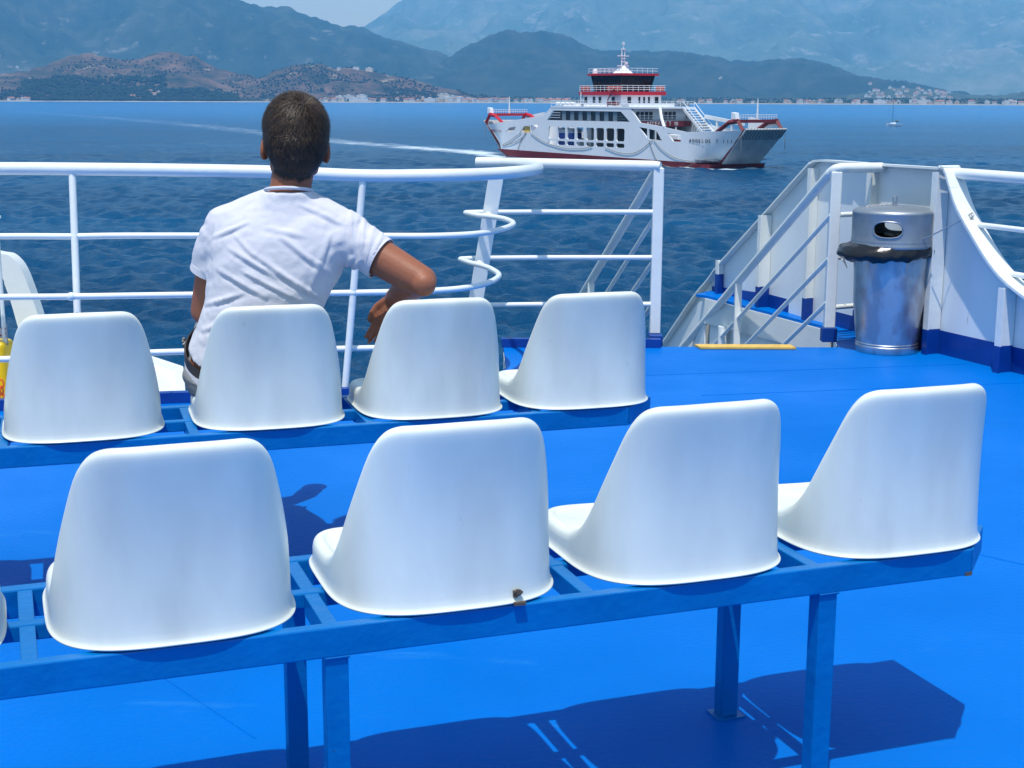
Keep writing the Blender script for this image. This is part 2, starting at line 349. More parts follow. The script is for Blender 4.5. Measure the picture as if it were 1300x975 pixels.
# flanges on the upper edge
def flange(pts, w_, th=.012, name='top_flange', side=-1):
    P = catmull(pts, 3); mb = MB(); prev = None
    for a, b in zip(P, P[1:]):
        d = (b-a).normalized(); h = Vector((d.x, d.y, 0)).normalized(); n = Vector((h.y, -h.x, 0))
        if n.x < 0: n = -n
        up = n.cross(d).normalized(); 
        if up.z < 0: up = -up
        q = [a - n*w_*.72, b - n*w_*.72, b + n*w_*.28, a + n*w_*.28]
        mb.prism([v + up*.001 for v in q], up*th)
    return mb.build(name, M_white, bw)
flange(TOPW, .07); flange([(*B_, 1.006), (2.14, 8.36, 1.006), (*C_, 1.010)], .06)
flange(SW, .115, .014, 'curved_flange')
# dark blue foot band, proud of the plate
wallplate('foot_band', [(1.48, 10.42, .03), (1.737, 9.594, .085), (*B_, .09)], -.01, M_band, .004, .006)
wallplate('foot_band', [(*B_, .128), (2.14, 8.36, .128), (*C_, .128)], -.01, M_band, .004, .006)
wallplate('foot_band', [(*C_, .132), (*D_, .132), (*F_, .132), (*G_, .132)], -.01, M_band, .004, .006)
# ribs
def rib(p, n_dir, h, w_=.085, base=0.0):
    n = Vector((*n_dir, 0)).normalized(); t = Vector((-n.y, n.x, 0)); a = Vector((*p, 0)) + n*.004; M3 = Matrix((n, t, Vector((0, 0, 1)))).transposed()
    mb = MB(); mb.box(a + n*w_/2 + Vector((0, 0, (h+base)/2+.07)), (w_, .012, h-base-.14), M=M3)
    mb.box(a + n*w_ + Vector((0, 0, (h+base)/2+.07)), (.010, .042, h-base-.14), M=M3); mb.build('rib', M_white, bw)
    mb = MB(); mb.box(a + n*w_/2 + Vector((0, 0, base+.07)), (w_, .0125, .14), M=M3)
    mb.box(a + n*w_ + Vector((0, 0, base+.07)), (.0105, .0425, .14), M=M3); mb.build('rib_foot', M_band, bw)
nB = (-.95, -.30); nC = (-.93, -.38)
rib((1.535, 10.25), nB, .24, .05); rib((1.745, 9.57), nB, .62); rib((1.925, 9.0), nB, .96, .06)
rib((2.14, 8.37), nC, .99, .06); rib((2.372, 7.775), nC, 1.0, .09); rib((2.59, 7.24), nC, .44, .09); rib((2.85, 6.63), nC, .28, .08); rib((3.2, 5.82), nC, .27, .08)
# ledge beside the stairway: blue floor, white fascia
mb = MB(); mb.prism([(1.395, 10.12, -.02), (1.975, 8.66, -.02), (1.99, 8.62, -.02), (2.085, 8.545, -.02), (1.48, 10.415, -.02), (1.33, 10.2, -.02)], (0, 0, .018)); mb.build('ledge', M_deck, bw)
mb = MB(); mb.prism([(1.395, 10.12, -.021), (1.975, 8.655, -.021), (1.975, 8.655, -.17), (1.395, 10.12, -.20)], (-.012, -.006, 0)); mb.build('ledge_fascia', M_white, bw)
mb = MB(); mb.prism([(1.39, 10.13, -.03), (1.40, 10.13, -.03), (1.40, 10.6, -.12), (1.24, 11.2, -.60), (1.24, 11.2, -1.6), (1.39, 10.13, -1.6)], (.01, .0, 0)); mb.build('aft_web', M_wall, bw)
mb = MB(); mb.prism([(1.425, 10.10, -.10), (2.0, 8.68, -.10), (2.0, 8.68, -1.8), (1.425, 10.10, -1.8)], (.012, .006, 0)); mb.build('stairwell_side', M_wall, bw)
mb = MB(); mb.tube([(1.48, 9.84, -.18), (1.48, 9.84, -1.6)], .035, 12); mb.build('stairwell_pipe', M_wall, bw, smooth=True)

# ---- side railing to the right of the bulwark
r4 = thing('side_railing', 'white tube railing starting from the curved bulwark edge at the right', 'railing')
for z, r_, P in ((.995, .030, [(2.381, 7.75), (2.60, 7.22), (3.45, 5.2), (6.4, -1.9)]), (.735, .0145, [(2.47, 7.53), (2.62, 7.17), (3.47, 5.15), (6.4, -1.9)]), (.505, .0145, [(2.57, 7.29), (2.63, 7.14), (3.48, 5.13), (6.4, -1.9)])):
    mb = MB(); mb.tube([(x, y, z) for x, y in P], r_, 18); mb.build('top_rail' if r_ > .02 else 'mid_rail', M_white, r4, smooth=True)
for q in ((3.0, 6.28), (3.6, 4.85), (4.2, 3.4)):
    mb = MB(); mb.tube([(*q, .27), (*q, .99)], .018, 12); mb.build('post', M_white, r4, smooth=True)

# ---- left: white davit arm, fitting, yellow float with chain, flag staff
dv = thing('davit_arm', 'white curved davit arm beyond the railing at the left edge', 'davit')
out = catmull([(-3.1, 7.3, .50), (-2.80, 7.3, .60), (-2.643, 7.3, .587), (-2.595, 7.3, .575), (-2.55, 7.3, .527), (-2.515, 7.3, .441), (-2.468, 7.3, .268), (-2.429, 7.3, .102), (-2.36, 7.3, -.2)], 4)
inn = catmull([(-3.06, 7.3, .38), (-2.80, 7.3, .48), (-2.652, 7.3, .465), (-2.63, 7.3, .424), (-2.615, 7.3, .375), (-2.603, 7.3, .33), (-2.572, 7.3, .185), (-2.547, 7.3, .06), (-2.48, 7.3, -.2)], 4)
mb = MB(); n = len(out)
for i in range(n-1): mb.prism([out[i], out[i+1], inn[i+1], inn[i]], (0, .10, 0))
bm_o = mb.build('arm', M_white, dv)
mb = MB(); mb.b2((-2.62, 7.25, -.6), (-2.33, 7.45, -.18)); mb.build('arm_foot', M_white, dv, bevel=.01)
mb = MB(); mb.tube([(-2.505, 6.9, .18), (-2.505, 6.9, .79)], .010, 10); mb.lathe([(0, .80), (.018, .80), (.024, .807), (.022, .815), (0, .818)], 16, (-2.505, 6.9, 0)); o = mb.build('mooring_light', M_white, None, smooth=True)
tag(o, 'thin white capped pole just outside the railing at the left edge', 'pole')
mb = MB(); mb.b2((-2.80, 6.84, -.45), (-2.492, 7.0, .20)); o = mb.build('float_box', M_yel2, None, bevel=.025, seg=3)
tag(o, 'yellow plastic float box outside the railing at the left edge', 'float')
ch = thing('chain', 'orange link chain hanging on the yellow float at the left edge', 'chain', (-2.505, 6.815, .0))
for k in range(9):
    mb = MB(); P = [(math.cos(a)*.012*(1 if k % 2 == 0 else .25), (.0 if k % 2 == 0 else math.cos(a)*.012), math.sin(a)*.022 - k*.034) for a in [2*PI*i/12 for i in range(12)]]
    mb.tube(P, .0042, 8, closed=True); mb.build('link', M_chain, ch, smooth=True)
fl = thing('small_flag', 'small faded flag on a thin staff above the yellow float', 'flag', (-2.487, 6.89, .18))
mb = MB(); mb.tube([(0, 0, 0), (0, 0, .105)], .003, 8); mb.build('staff', M_steel, fl)
mb = MB(); n = 10
vs = [(-.012*i, .006*math.sin(i*.9), .085 - .05*j + .002*math.sin(i)) for j in (0, 1) for i in range(n)]
mb.add(vs + [(x, y+.0012, z) for x, y, z in vs], [(i, i+1, n+i+1, n+i) for i in range(n-1)] + [(2*n+i, 3*n+i, 3*n+i+1, 2*n+i+1) for i in range(n-1)])
mb.build('cloth', mat('flag_cloth', (.45, .45, .50), .8, col2=(.25, .03, .06), m2=(.5, .52), s2=40), fl, smooth=True)

# ================================================================ benches
def bench(name, label, org, yaw, u0, bars, u1, legs):
    t = thing(name, label, 'bench', (org[0], org[1], 0), yaw, 'blue steel seat benches')
    T = .483; H = .056; Dp = .41
    for v0, v1, hh, nm in ((0, .026, H, 'rear_rail'), (.185, .213, .03, 'middle_rail'), (Dp-.032, Dp, H, 'front_rail')):
        mb = MB(); ue = u1 if nm == 'rear_rail' else u1+.0795
        mb.b2((u0, v0, T-hh), (ue, v1, T)); mb.build(nm, M_bench, t, bevel=.003)
    for u in bars:
        mb = MB(); mb.b2((u-.0135, .0262, T-.042), (u+.0135, .1848, T-.0015)); mb.build('cross_bar', M_bench, t, bevel=.002)
        mb = MB(); mb.b2((u-.0135, .2132, T-.042), (u+.0135, Dp-.0322, T-.0015)); mb.build('cross_bar', M_bench, t, bevel=.002)
    # chamfered end
    mb = MB(); mb.prism([(u1+.001, 0, T-H), (u1+.122, .125, T-H), (u1+.122, Dp, T-H), (u1+.080, Dp, T-H), (u1+.080, .150, T-H), (u1+.001, .050, T-H)], (0, 0, H)); mb.build('end_bar', M_bench, t, bevel=.003)
    for u in legs:
        for v, d_ in ((.004, .026), (Dp-.028, .026)):
            mb = MB() # angle-iron leg
            mb.b2((u-.020, v, 0.004), (u+.020, v+.005, T-H)); mb.b2((u-.020, v+.005, 0.004), (u-.015, v+d_+.012, T-H))
            mb.b2((u+.015, v+.005, 0.004), (u+.020, v+d_+.012, T-H)); mb.b2((u-.015, v+d_+.007, 0.004), (u+.015, v+d_+.012, T-H))
            mb.build('leg', M_bench, t, bevel=.0015)
            mb = MB(); mb.b2((u-.034, v-.012, .0), (u+.034, v+d_+.022, .004)); mb.build('foot_plate', M_bench, t)
            mb = MB(); mb.tube([(u-.022, v-.001, T-H-.001), (u+.022, v-.001, T-H-.001)], .0035, 8); mb.build('weld', M_bench, t)
    return t
O1 = (-.8186, 2.1368); Y1 = R(19.8)
b1 = bench('bench', 'near blue steel bench frame carrying the front-most row of white seats', O1, Y1, -1.35, [-.945, -.445, .045, .543, 1.031, 1.512], 1.871, [-.95, .55, 1.537])
O2 = (-1.3333, 3.586); Y2 = R(17.6)
b2 = bench('bench', 'far blue steel bench frame the seated man sits on', O2, Y2, -1.3, [-.49, .005, .50, .99, 1.487], 1.765, [-.60, .22, 1.22])
# dark chip at the near bench's end
mb = MB(); mb.b2((1.856, -.0012, .4268), (1.8722, .002, .4345)); mb.build('paint_chip', M_burn, b1)

# ================================================================ seats
def interp(x, xs, ys):
    """monotone-ish smooth interpolation"""
    for i in range(len(xs)-1):
        if x <= xs[i+1]:
            t = (x-xs[i])/(xs[i+1]-xs[i]); t = max(0, min(1, t)); 
            dx = xs[i+1]-xs[i]
            def sl(k):
                if k <= 0 or k >= len(xs)-1: return 0
                a = (ys[k]-ys[k-1])/(xs[k]-xs[k-1]); b = (ys[k+1]-ys[k])/(xs[k+1]-xs[k])
                return 0 if a*b <= 0 else 2*a*b/(a+b)
            m0, m1 = sl(i)*dx, sl(i+1)*dx
            return (2*t**3-3*t*t+1)*ys[i] + (t**3-2*t*t+t)*m0 + (-2*t**3+3*t*t)*ys[i+1] + (t**3-t*t)*m1
    return ys[-1]
def seat_mesh():
    a_, d_, n_ = .2085, .210, 3.2; NT = 96; Hs = .345
    # outline by angle, start at rear centre (-y), arc-length table
    def out(t):
        c, s = math.sin(t), -math.cos(t); e = 2/n_ if s < 0 else 2/5.0
        return (a_*math.copysign(abs(c)**e, c), d_*math.copysign(abs(s)**e, s))
    fine = [out(PI*k/4000) for k in range(4001)]; L = [0]
    for p, q in zip(fine, fine[1:]): L.append(L[-1]+math.dist(p, q))
    tot = L[-1]; half = []
    j = 0
    for k in range(NT//2+1):
        s = tot*k/(NT//2)
        while j < 3999 and L[j+1] < s: j += 1
        half.append((*fine[j], s))
    loop = half + [(-x, y, s) for x, y, s in half[-2:0:-1]]
    N = len(loop)
    def normal(i):
        p, q = loop[i-1], loop[(i+1) % N]; dx, dy = q[0]-p[0], q[1]-p[1]; l = math.hypot(dx, dy); return (dy/l, -dx/l)
    NR = [normal(i) for i in range(N)]
    sx = [0, .118, .150, .176, .203, .230, .262, .30, .345, .40, .46, .55, tot]
    sz = [Hs, Hs-.002, Hs-.010, Hs-.034, .245, .185, .125, .084, .062, .055, .054, .052, .046]
    ZT = [interp(s, sx, sz) for x, y, s in loop]
    def pos(i, z, off):
        x, y, s = loop[i]; zz = max(0, z); h = zz/Hs
        tx = 1 - .035*h - .015*h*h
        rear = max(0, -y/d_)
        X = (x + NR[i][0]*off)*tx; Y = y + NR[i][1]*off
        Y += -(.022*h)*rear + .012*math.sin(PI*min(1, h))*rear      # back leans out a little at the top
        # lateral crown of the back
        return (X, Y + .212 - .004, z)
    rows = []
    rows.append([pos(i, .001, .003) for i in range(N)]); rows.append([pos(i, .0, .0062) for i in range(N)]); rows.append([pos(i, .0028, .0075) for i in range(N)])
    rows.append([pos(i, .0048, .0058) for i in range(N)]); rows.append([pos(i, .0075, .0012) for i in range(N)])
    for k in range(1, 15): rows.append([pos(i, .017+(ZT[i]-.020-.017)*k/14, 0) for i in range(N)])
    RR = .017
    for a in (22, 45, 67, 90, 115, 140):
        rows.append([pos(i, ZT[i]-RR+RR*math.sin(R(a)) if a <= 90 else ZT[i]-.010+.010*math.sin(R(a)), -RR+RR*math.cos(R(a)) if a <= 90 else -RR+.010*math.cos(R(a))) for i in range(N)])
    # inside wall down to the pan
    def pan(i): return .046
    for k in range(1, 9):
        f = k/8; g = f*f*(3-2*f)
        rows.append([pos(i, (ZT[i]-.006)*(1-f)+pan(i)*f, -.027-.055*f**2.2) for i in range(N)])
    base = rows[-1]
    for k in range(1, 6):
        f = k/6; rows.append([(p[0]*(1-f), p[1]*(1-f)+.22*f, p[2]-.010*math.sin(f*PI/2)) for p in base])
    mb = MB(); vs = [p for r_ in rows for p in r_]; fs = []
    for r_ in range(len(rows)-1):
        for i in range(N): fs.append((r_*N+i, r_*N+(i+1) % N, (r_+1)*N+(i+1) % N, (r_+1)*N+i))
    c = len(vs); vs.append((0, .22, .036)); fs += [((len(rows)-1)*N+i, (len(rows)-1)*N+(i+1) % N, c) for i in range(N)]
    mb.add(vs, fs); return mb
def make_seat(bench_o, org, yaw, u, first=None, label='', jit=0):
    T = .483; c, s = math.cos(yaw), math.sin(yaw); loc = (org[0]+c*u - s*.0, org[1]+s*u + c*.0, T+.0035)
    if first is None:
        t = thing('plastic_seat', label, 'seat', loc, yaw+jit, 'white plastic shell seats')
        seat_mesh().build('shell', M_seat, t, smooth=True, autosmooth=60, subsurf=1)
        # moulded frame mark low on the back and two small nubs
        def ry(z): h = z/.345; return -.022*h + .012*math.sin(PI*h) - .0005
        for (x0, z0, x1, z1) in ((.014, .036, .0148, .094), (.034, .036, .0348, .094), (.014, .0932, .0348, .094), (.014, .036, .0348, .0368)):
            mb = MB(); mb.b2((x0+.01, ry((z0+z1)/2)-.0004, z0), (x1+.01, ry((z0+z1)/2)+.004, z1)); mb.build('mould_mark', M_seat, t)
        for x in (-.034, .030):
            mb = MB(); mb.b2((x-.004, ry(.275)-.0004, .2752), (x+.004, ry(.275)+.003, .276)); mb.build('mould_mark', M_seat, t)
        return t
    t = copy_tree(first); t.location = loc; t.rotation_euler = (0, 0, yaw+jit); t['label'] = label; return t
labs1 = ['white seat cut by the left edge of the photo, in the near row', 'large white seat at the left of the near row, right of the cut one',
         'white seat with a brown burnt spot on its rear rim, in the near row', 'white seat in the near row between the burnt seat and the end seat',
         'white seat on the chamfered right end of the near bench']
first = None
for u, lb, j in zip((-.203, .292, .781, 1.268, 1.740), labs1, (0, .01, -.006, .004, -.01)):
    s = make_seat(b1, O1, Y1, u, first, lb, j); first = first or s
    if lb is labs1[2]:
        mb = MB(); z = .010
        for k in range(16):
            a = random.random()*2*PI; r_ = random.random()*.008
            mb.box((.1015+math.cos(a)*r_, -.0004+random.uniform(-.0006, .0006), .019+math.sin(a)*r_*.9), (.0052, .007, .0048), random.random())
        mb.b2((.092, -.0105, -.0015), (.114, -.002, .0040)); burnt = (mb, s)
labs2 = ['white seat outside the left edge in the far row', 'white seat at the left end of the far row, in front of the davit arm', 'white seat the man in the white shirt is sitting on',
         'white seat in the far row with the man’s elbow resting on top', 'white seat on the right end of the far bench, in front of the straight railing']
for u, lb, j in zip((-.265, .217, .720, 1.194, 1.657), labs2, (0, .012, -.008, .006, 0)):
    make_seat(b2, O2, Y2, u, first, lb, j)
burnt[0].build('burnt_spot', M_burn, burnt[1])

# ================================================================ litter bin
bn = thing('litter_bin', 'galvanised round litter bin with lid, standing in the corner of the bulwark', 'litter bin', (2.105, 7.86, 0), R(0)); bn.scale = (.985, .985, .962)
def flute(r, z, a): return r + (.0030*math.cos(a*26) if .30 < z < .58 else 0)
NB = 120
mb = MB(); prof = [(0, .002), (.165, .002), (.172, .0), (.176, .006), (.176, .040), (.170, .046), (.172, .050), (.176, .054), (.172, .060), (.171, .065)]
prof += [(.171+.018*k/8, .065+.20*k/8) for k in range(1, 9)] + [(.193, .268), (.1945, .274), (.193, .280), (.190, .284)]
prof += [(.190+.020*k/14, .30+.28*k/14) for k in range(15)] + [(.211, .59), (.2145, .595), (.2145, .605), (.211, .612), (.213, .66), (.209, .66), (.20, .30), (.17, .03), (0, .03)]
mb.lathe(prof, NB, rf=flute); mb.build('body', M_galv, bn, smooth=True, autosmooth=40)
# lid with an oval mouth
mb = MB(); prof = [(.224, .615), (.229, .612), (.231, .618), (.231, .630), (.2275, .638), (.2285, .645), (.228, .652), (.226, .66), (.227, .80), (.2285, .806), (.2265, .812)]
prof += [(.2265*math.cos(R(a))**.75, .812+.030*math.sin(R(a))) for a in (15, 30, 45, 60, 75, 86)] + [(0.001, .842)]
inner = [(r-.003 if r > .01 else .001, z-.003) for r, z in prof[::-1]]
mb.lathe(prof + inner[:-4] + [(.2245, .62)], 96); lid = mb.build('lid', M_galv2, bn, smooth=True, autosmooth=40)
cut = MB(); el = [(.075*math.copysign(abs(math.cos(t))**.75, math.cos(t)), 0, .043*math.copysign(abs(math.sin(t))**.8, math.sin(t))) for t in [2*PI*k/40 for k in range(40)]]
cam_dir = math.atan2(-7.92, -2.105)            # mouth turned towards the deck
face = cam_dir - R(7) 
rotm = Matrix.Rotation(face + PI/2, 3, 'Z')
cut.prism([rotm @ Vector((x, -.4, z)) + Vector((0, 0, .722)) for x, y, z in el], rotm @ Vector((0, .8, 0)))
co = cut.build('cutter', M_galv, bn)
bmod = lid.modifiers.new('bool', 'BOOLEAN'); bmod.object = co; bmod.operation = 'DIFFERENCE'; bmod.solver = 'EXACT'
bpy.context.view_layer.update(); new_eval(lid); bpy.data.objects.remove(co)
mb = MB() # rolled rim of the mouth, wrapped on the lid
for sgn in (1, -1):
    P = []
    for x, y, z in [(x*1.04, y, z*1.06) for x, y, z in el]:
        P.append(rotm @ Vector((x, -sgn*math.sqrt(.228**2-x*x), z)) + Vector((0, 0, .722)))
    mb.tube(P, .0045, 8, closed=True)
mb.build('mouth_rim', M_steel, bn, smooth=True)
# bag collar: crumpled, wider at the left
mb = MB(); NBG = 90; rows = []
for k, (dr, z) in enumerate([(.004, .635), (.010, .622), (.020, .605), (.024, .585), (.020, .568), (.012, .556), (.004, .560), (.002, .575)]):
    ring = []
    for i in range(NBG):
        a = 2*PI*i/NBG; left = max(0, math.cos(a - PI*1.02))**1.5; fr_ = max(0, math.cos(a+PI/2))
        dz = -.012*fr_ + .022*max(0, math.cos(a)) + .006*math.sin(a*9+k) + .004*math.sin(a*23)
        amp = dr*(1+3.0*left) + .003*math.sin(a*17+k*1.3)
        ring.append(((.213+amp)*math.cos(a), (.213+amp)*math.sin(a), z + dz*(1 if k > 1 else .2) - .018*left*(k > 2)))
    rows.append(ring)
mb.add([p for r_ in rows for p in r_], [(r_*NBG+i, r_*NBG+(i+1) % NBG, (r_+1)*NBG+(i+1) % NBG, (r_+1)*NBG+i) for r_ in range(len(rows)-1) for i in range(NBG)])
mb.build('bag_collar', M_bag, bn, smooth=True, autosmooth=0)
mb = MB(); rows = [[((.205+.004*math.sin(a*11))*math.cos(a)*s_, (.205+.004*math.sin(a*7))*math.sin(a)*s_, z+.012*math.sin(a*5)) for a in [2*PI*i/60 for i in range(60)]] for s_, z in ((1, .60), (.99, .66), (.9, .64), (.6, .58), (.2, .55))]
mb.add([p for r_ in rows for p in r_], [(r_*60+i, r_*60+(i+1) % 60, (r_+1)*60+(i+1) % 60, (r_+1)*60+i) for r_ in range(4) for i in range(60)]); mb.build('bag_inside', M_bag, bn, smooth=True, autosmooth=0)
mb = MB(); mb.b2((-.012, -.006, .84), (.016, .006, .868)); mb.tube(catmull([(-.010, 0, .866), (-.010, 0, .888), (.002, 0, .898), (.012, 0, .888), (.012, 0, .866)], 5), .004, 8); mb.build('padlock', M_steel, bn, smooth=True, autosmooth=40)
mb = MB()
for k in range(12):
    c = Vector((-.015-.0125*k, .0+.004*math.sin(k), .856-.0016*k))
    P = [c + Vector((math.cos(a)*.009, math.sin(a)*.005*(k % 2), math.sin(a)*.005*(1-k % 2))) for a in [2*PI*i/8 for i in range(8)]]; mb.tube(P, .0016, 6, closed=True)
mb.build('lid_chain', M_steel, bn, smooth=True)
# wire lashing the bin to the bulwark
wr = thing('lashing_wire', 'thin steel wire from the bin to the curved bulwark edge', 'wire')
mb = MB(); mb.tube(catmull([(2.18, 7.69, .622), (2.26, 7.645, .670), (2.34, 7.605, .722), (2.425, 7.57, .775)], 6), .0035, 8); mb.build('wire', M_steel, wr, smooth=True)
for k in range(3):
    mb = MB(); c = Vector((2.425+.008*k, 7.565, .765+.006*k)); P = [c+Vector((.004*math.sin(3*a), math.cos(a)*.022, math.sin(a)*.020)) for a in [2*PI*i/20 for i in range(20)]]; mb.tube(P, .0025, 6, closed=True); mb.build('wire_loop', M_steel, wr, smooth=True)
mb = MB()
for k in range(6):
    mb.tube([(1.885+.004*k, 8.13, .49+.006*math.sin(k*2)), (1.90+.004*k, 8.11, .475-.008*k)], .003, 6)
o = mb.build('wire_tie', M_steel, None, smooth=True); tag(o, 'twisted wire tied around the stairway post beside the bin bag', 'wire')
# ================================================================ the seated man
def ellipsoid(mb, c, r, M=None, n=20):
    c = Vector(c); vs = []; fs = []; m = n//2
    for i in range(m+1):
        th = PI*i/m
        for k in range(n):
            a = 2*PI*k/n; v = Vector((r[0]*math.sin(th)*math.cos(a), r[1]*math.sin(th)*math.sin(a), r[2]*math.cos(th)))
            if M is not None: v = M @ v
            vs.append(c+v)
    for i in range(m):
        for k in range(n): fs.append((i*n+k, i*n+(k+1) % n, (i+1)*n+(k+1) % n, (i+1)*n+k))
    mb.add(vs, fs)
def limb(mb, pts, rs, n=16, flat=False):
    """tapered rounded limb through joints"""
    P = [Vector(p) for p in pts]; Q = []; RR = []
    for i in range(len(P)-1):
        k = 8
        for j in range(k + (i == len(P)-2)):
            t = j/k; Q.append(P[i].lerp(P[i+1], t)); RR.append(rs[i]*(1-t)+rs[i+1]*t)
    mb.tube(Q, RR, n)
    if not flat:
        for p, r_ in zip(P, rs): ellipsoid(mb, p, (r_, r_, r_), n=n)
def fuse(mb, name, material, parent, voxel, smooth_it, fac=.5):
    o = mb.build(name, material, parent); bpy.context.view_layer.update()
    o.modifiers.new('r', 'REMESH').mode = 'VOXEL'; o.modifiers['r'].voxel_size = voxel
    s = o.modifiers.new('s', 'SMOOTH'); s.factor = fac; s.iterations = smooth_it
    new_eval(o); me = o.data; me.polygons.foreach_set('use_smooth', [True]*len(me.polygons)); 
    if not me.materials: me.materials.append(material)
    return o
man = thing('person', 'man in white t-shirt and grey shorts seated with his elbow over the next seat', 'person', (0, 0, 0))
hc = Vector((-.617, 4.085, 1.272)); hy = R(11)     # head centre, turned to the left
HR = Matrix.Rotation(R(3.0), 3, 'Y') @ Matrix.Rotation(hy, 3, 'Z'); HR = Matrix.Rotation(hy, 3, 'Z') @ Matrix.Rotation(R(3), 3, 'Y')
def H(x, y, z): return hc + HR @ Vector((x, y, z))
mb = MB()
ellipsoid(mb, H(0, -.005, .005), (.078, .097, .096), HR, 32); ellipsoid(mb, H(0, -.016, -.016), (.0772, .0905, .088), HR, 32); ellipsoid(mb, H(0, -.028, -.034), (.0735, .076, .086), HR, 28)
ellipsoid(mb, H(0, .035, -.045), (.062, .062, .080), HR, 28); ellipsoid(mb, H(0, .060, -.098), (.034, .034, .026), HR)
for s in (-1, 1):
    ellipsoid(mb, H(s*.050, .030, -.085), (.020, .040, .024), HR)
    E2 = HR @ Matrix.Rotation(s*R(24), 3, 'Z') @ Matrix.Rotation(R(-10), 3, 'X')
    ellipsoid(mb, H(s*.0870, -.004, -.037), (.010, .021, .035), E2); ellipsoid(mb, H(s*.0915, -.013, -.032), (.0055, .009, .029), E2)
    ellipsoid(mb, H(s*.083, .000, -.062), (.006, .010, .009), E2)
    ellipsoid(mb, H(s*.030, .088, .012), (.020, .008, .006), HR); ellipsoid(mb, H(s*.040, .078, -.030), (.018, .012, .014), HR)
limb(mb, [H(0, .094, .005), H(0, .112, -.030)], [.008, .013]); ellipsoid(mb, H(0, .100, -.034), (.017, .012, .010), HR)
ellipsoid(mb, H(0, .090, -.062), (.024, .010, .005), HR); ellipsoid(mb, H(0, .089, -.073), (.021, .010, .006), HR)
# neck, trapezius, trunk
limb(mb, [H(.0, -.018, -.055), (-.632, 4.062, 1.13), (-.642, 4.055, 1.07)], [.060, .058, .066], 24)
limb(mb, [(-.625, 4.06, 1.075), (-.50, 4.05, .995)], [.046, .048]); limb(mb, [(-.655, 4.06, 1.075), (-.81, 4.06, 1.0)], [.046, .048])
def trunk(mb, secs, n=40, e=2.4):
    vs = []; fs = []
    for sec_ in secs:
        z, cx, cy, rx, ry = sec_[:5]; tl = sec_[5] if len(sec_) > 5 else 0
        for k in range(n):
            a = 2*PI*k/n; c, s = math.cos(a), math.sin(a)
            vs.append((cx+rx*math.copysign(abs(c)**(2/e), c), cy+ry*math.copysign(abs(s)**(2/e), s), z+tl*ry*s))
    m = len(secs)
    for i in range(m-1):
        for k in range(n): fs.append((i*n+k, i*n+(k+1) % n, (i+1)*n+(k+1) % n, (i+1)*n+k))
    fs += [tuple(range(n)), tuple((m-1)*n+k for k in range(n))[::-1]]; mb.add(vs, fs)
SEC = [(.56, -.765, 4.055, .165, .105), (.62, -.768, 4.05, .170, .110), (.69, -.752, 4.045, .155, .104), (.76, -.728, 4.045, .150, .102), (.83, -.700, 4.05, .162, .105), (.90, -.680, 4.055, .178, .110), (.96, -.666, 4.06, .185, .108), (1.0, -.66, 4.06, .180, .098), (1.04, -.655, 4.06, .150, .080)]
trunk(mb, SEC)
# arms
shR_, elR, wrR = (-.478, 4.055, 1.000), (-.256, 3.985, .8745), (-.352, 4.175, .800)
shL_, elL, wrL = (-.835, 4.065, 1.000), (-.905, 4.130, .765), (-.820, 4.340, .715)
limb(mb, [shR_, (-.38, 4.025, .938), (-.31, 4.005, .90), elR], [.058, .054, .050, .0435], 20)
limb(mb, [elR, (-.290, 4.060, .850), (-.322, 4.115, .826), wrR], [.0425, .041, .036, .0265], 20); ellipsoid(mb, (-.250, 3.965, .868), (.036, .034, .036))
limb(mb, [shL_, (-.868, 4.09, .90), elL], [.050, .047, .041], 20); limb(mb, [elL, (-.880, 4.21, .745), wrL], [.041, .039, .027], 20)
def hand(mb, wr, pd, side, nrm, curl, spread=.9):
    """wr wrist, pd palm direction, side: towards the little finger, nrm: back of the hand"""
    pd, side, nrm = Vector(pd).normalized(), Vector(side).normalized(), Vector(nrm).normalized(); wr = Vector(wr); tips = []
    M3 = Matrix((side, nrm, pd)).transposed(); ellipsoid(mb, wr+pd*.050, (.038, .0135, .048), M3); ellipsoid(mb, wr+pd*.012, (.026, .017, .026), M3)
    for k, (o_, l_) in enumerate(((-.028, .072), (-.010, .080), (.009, .074), (.027, .058))):
        p = wr + pd*(.090-.004*abs(k-1)) + side*o_; d = (pd + side*o_*spread*4).normalized(); q = [p - pd*.02]; ang = 0; c_ = curl*(1+.12*k)
        q.append(p)
        for fr_ in (.45, .30, .25):
            ang += c_; dd = d*math.cos(ang) - nrm*math.sin(ang); p = p + dd*l_*fr_; q.append(p.copy())
        limb(mb, q, [.0095, .0092, .0085, .0078, .0068], 10); tips.append((p, dd))
    b = wr + pd*.022 - side*.024; q = [b, b - side*.022 + pd*.026 - nrm*.006, b - side*.030 + pd*.052 - nrm*.014, b - side*.028 + pd*.072 - nrm*.020]
    limb(mb, q, [.014, .0115, .010, .008], 10); tips.append((q[-1], pd)); return tips
tipsR = hand(mb, wrR, (-.40, .12, -.90), (.62, -.60, -.30), (.15, .96, .10), .42)
tipsL = hand(mb, wrL, (.10, .97, -.22), (-.95, .12, -.10), (0, .2, .97), .22)
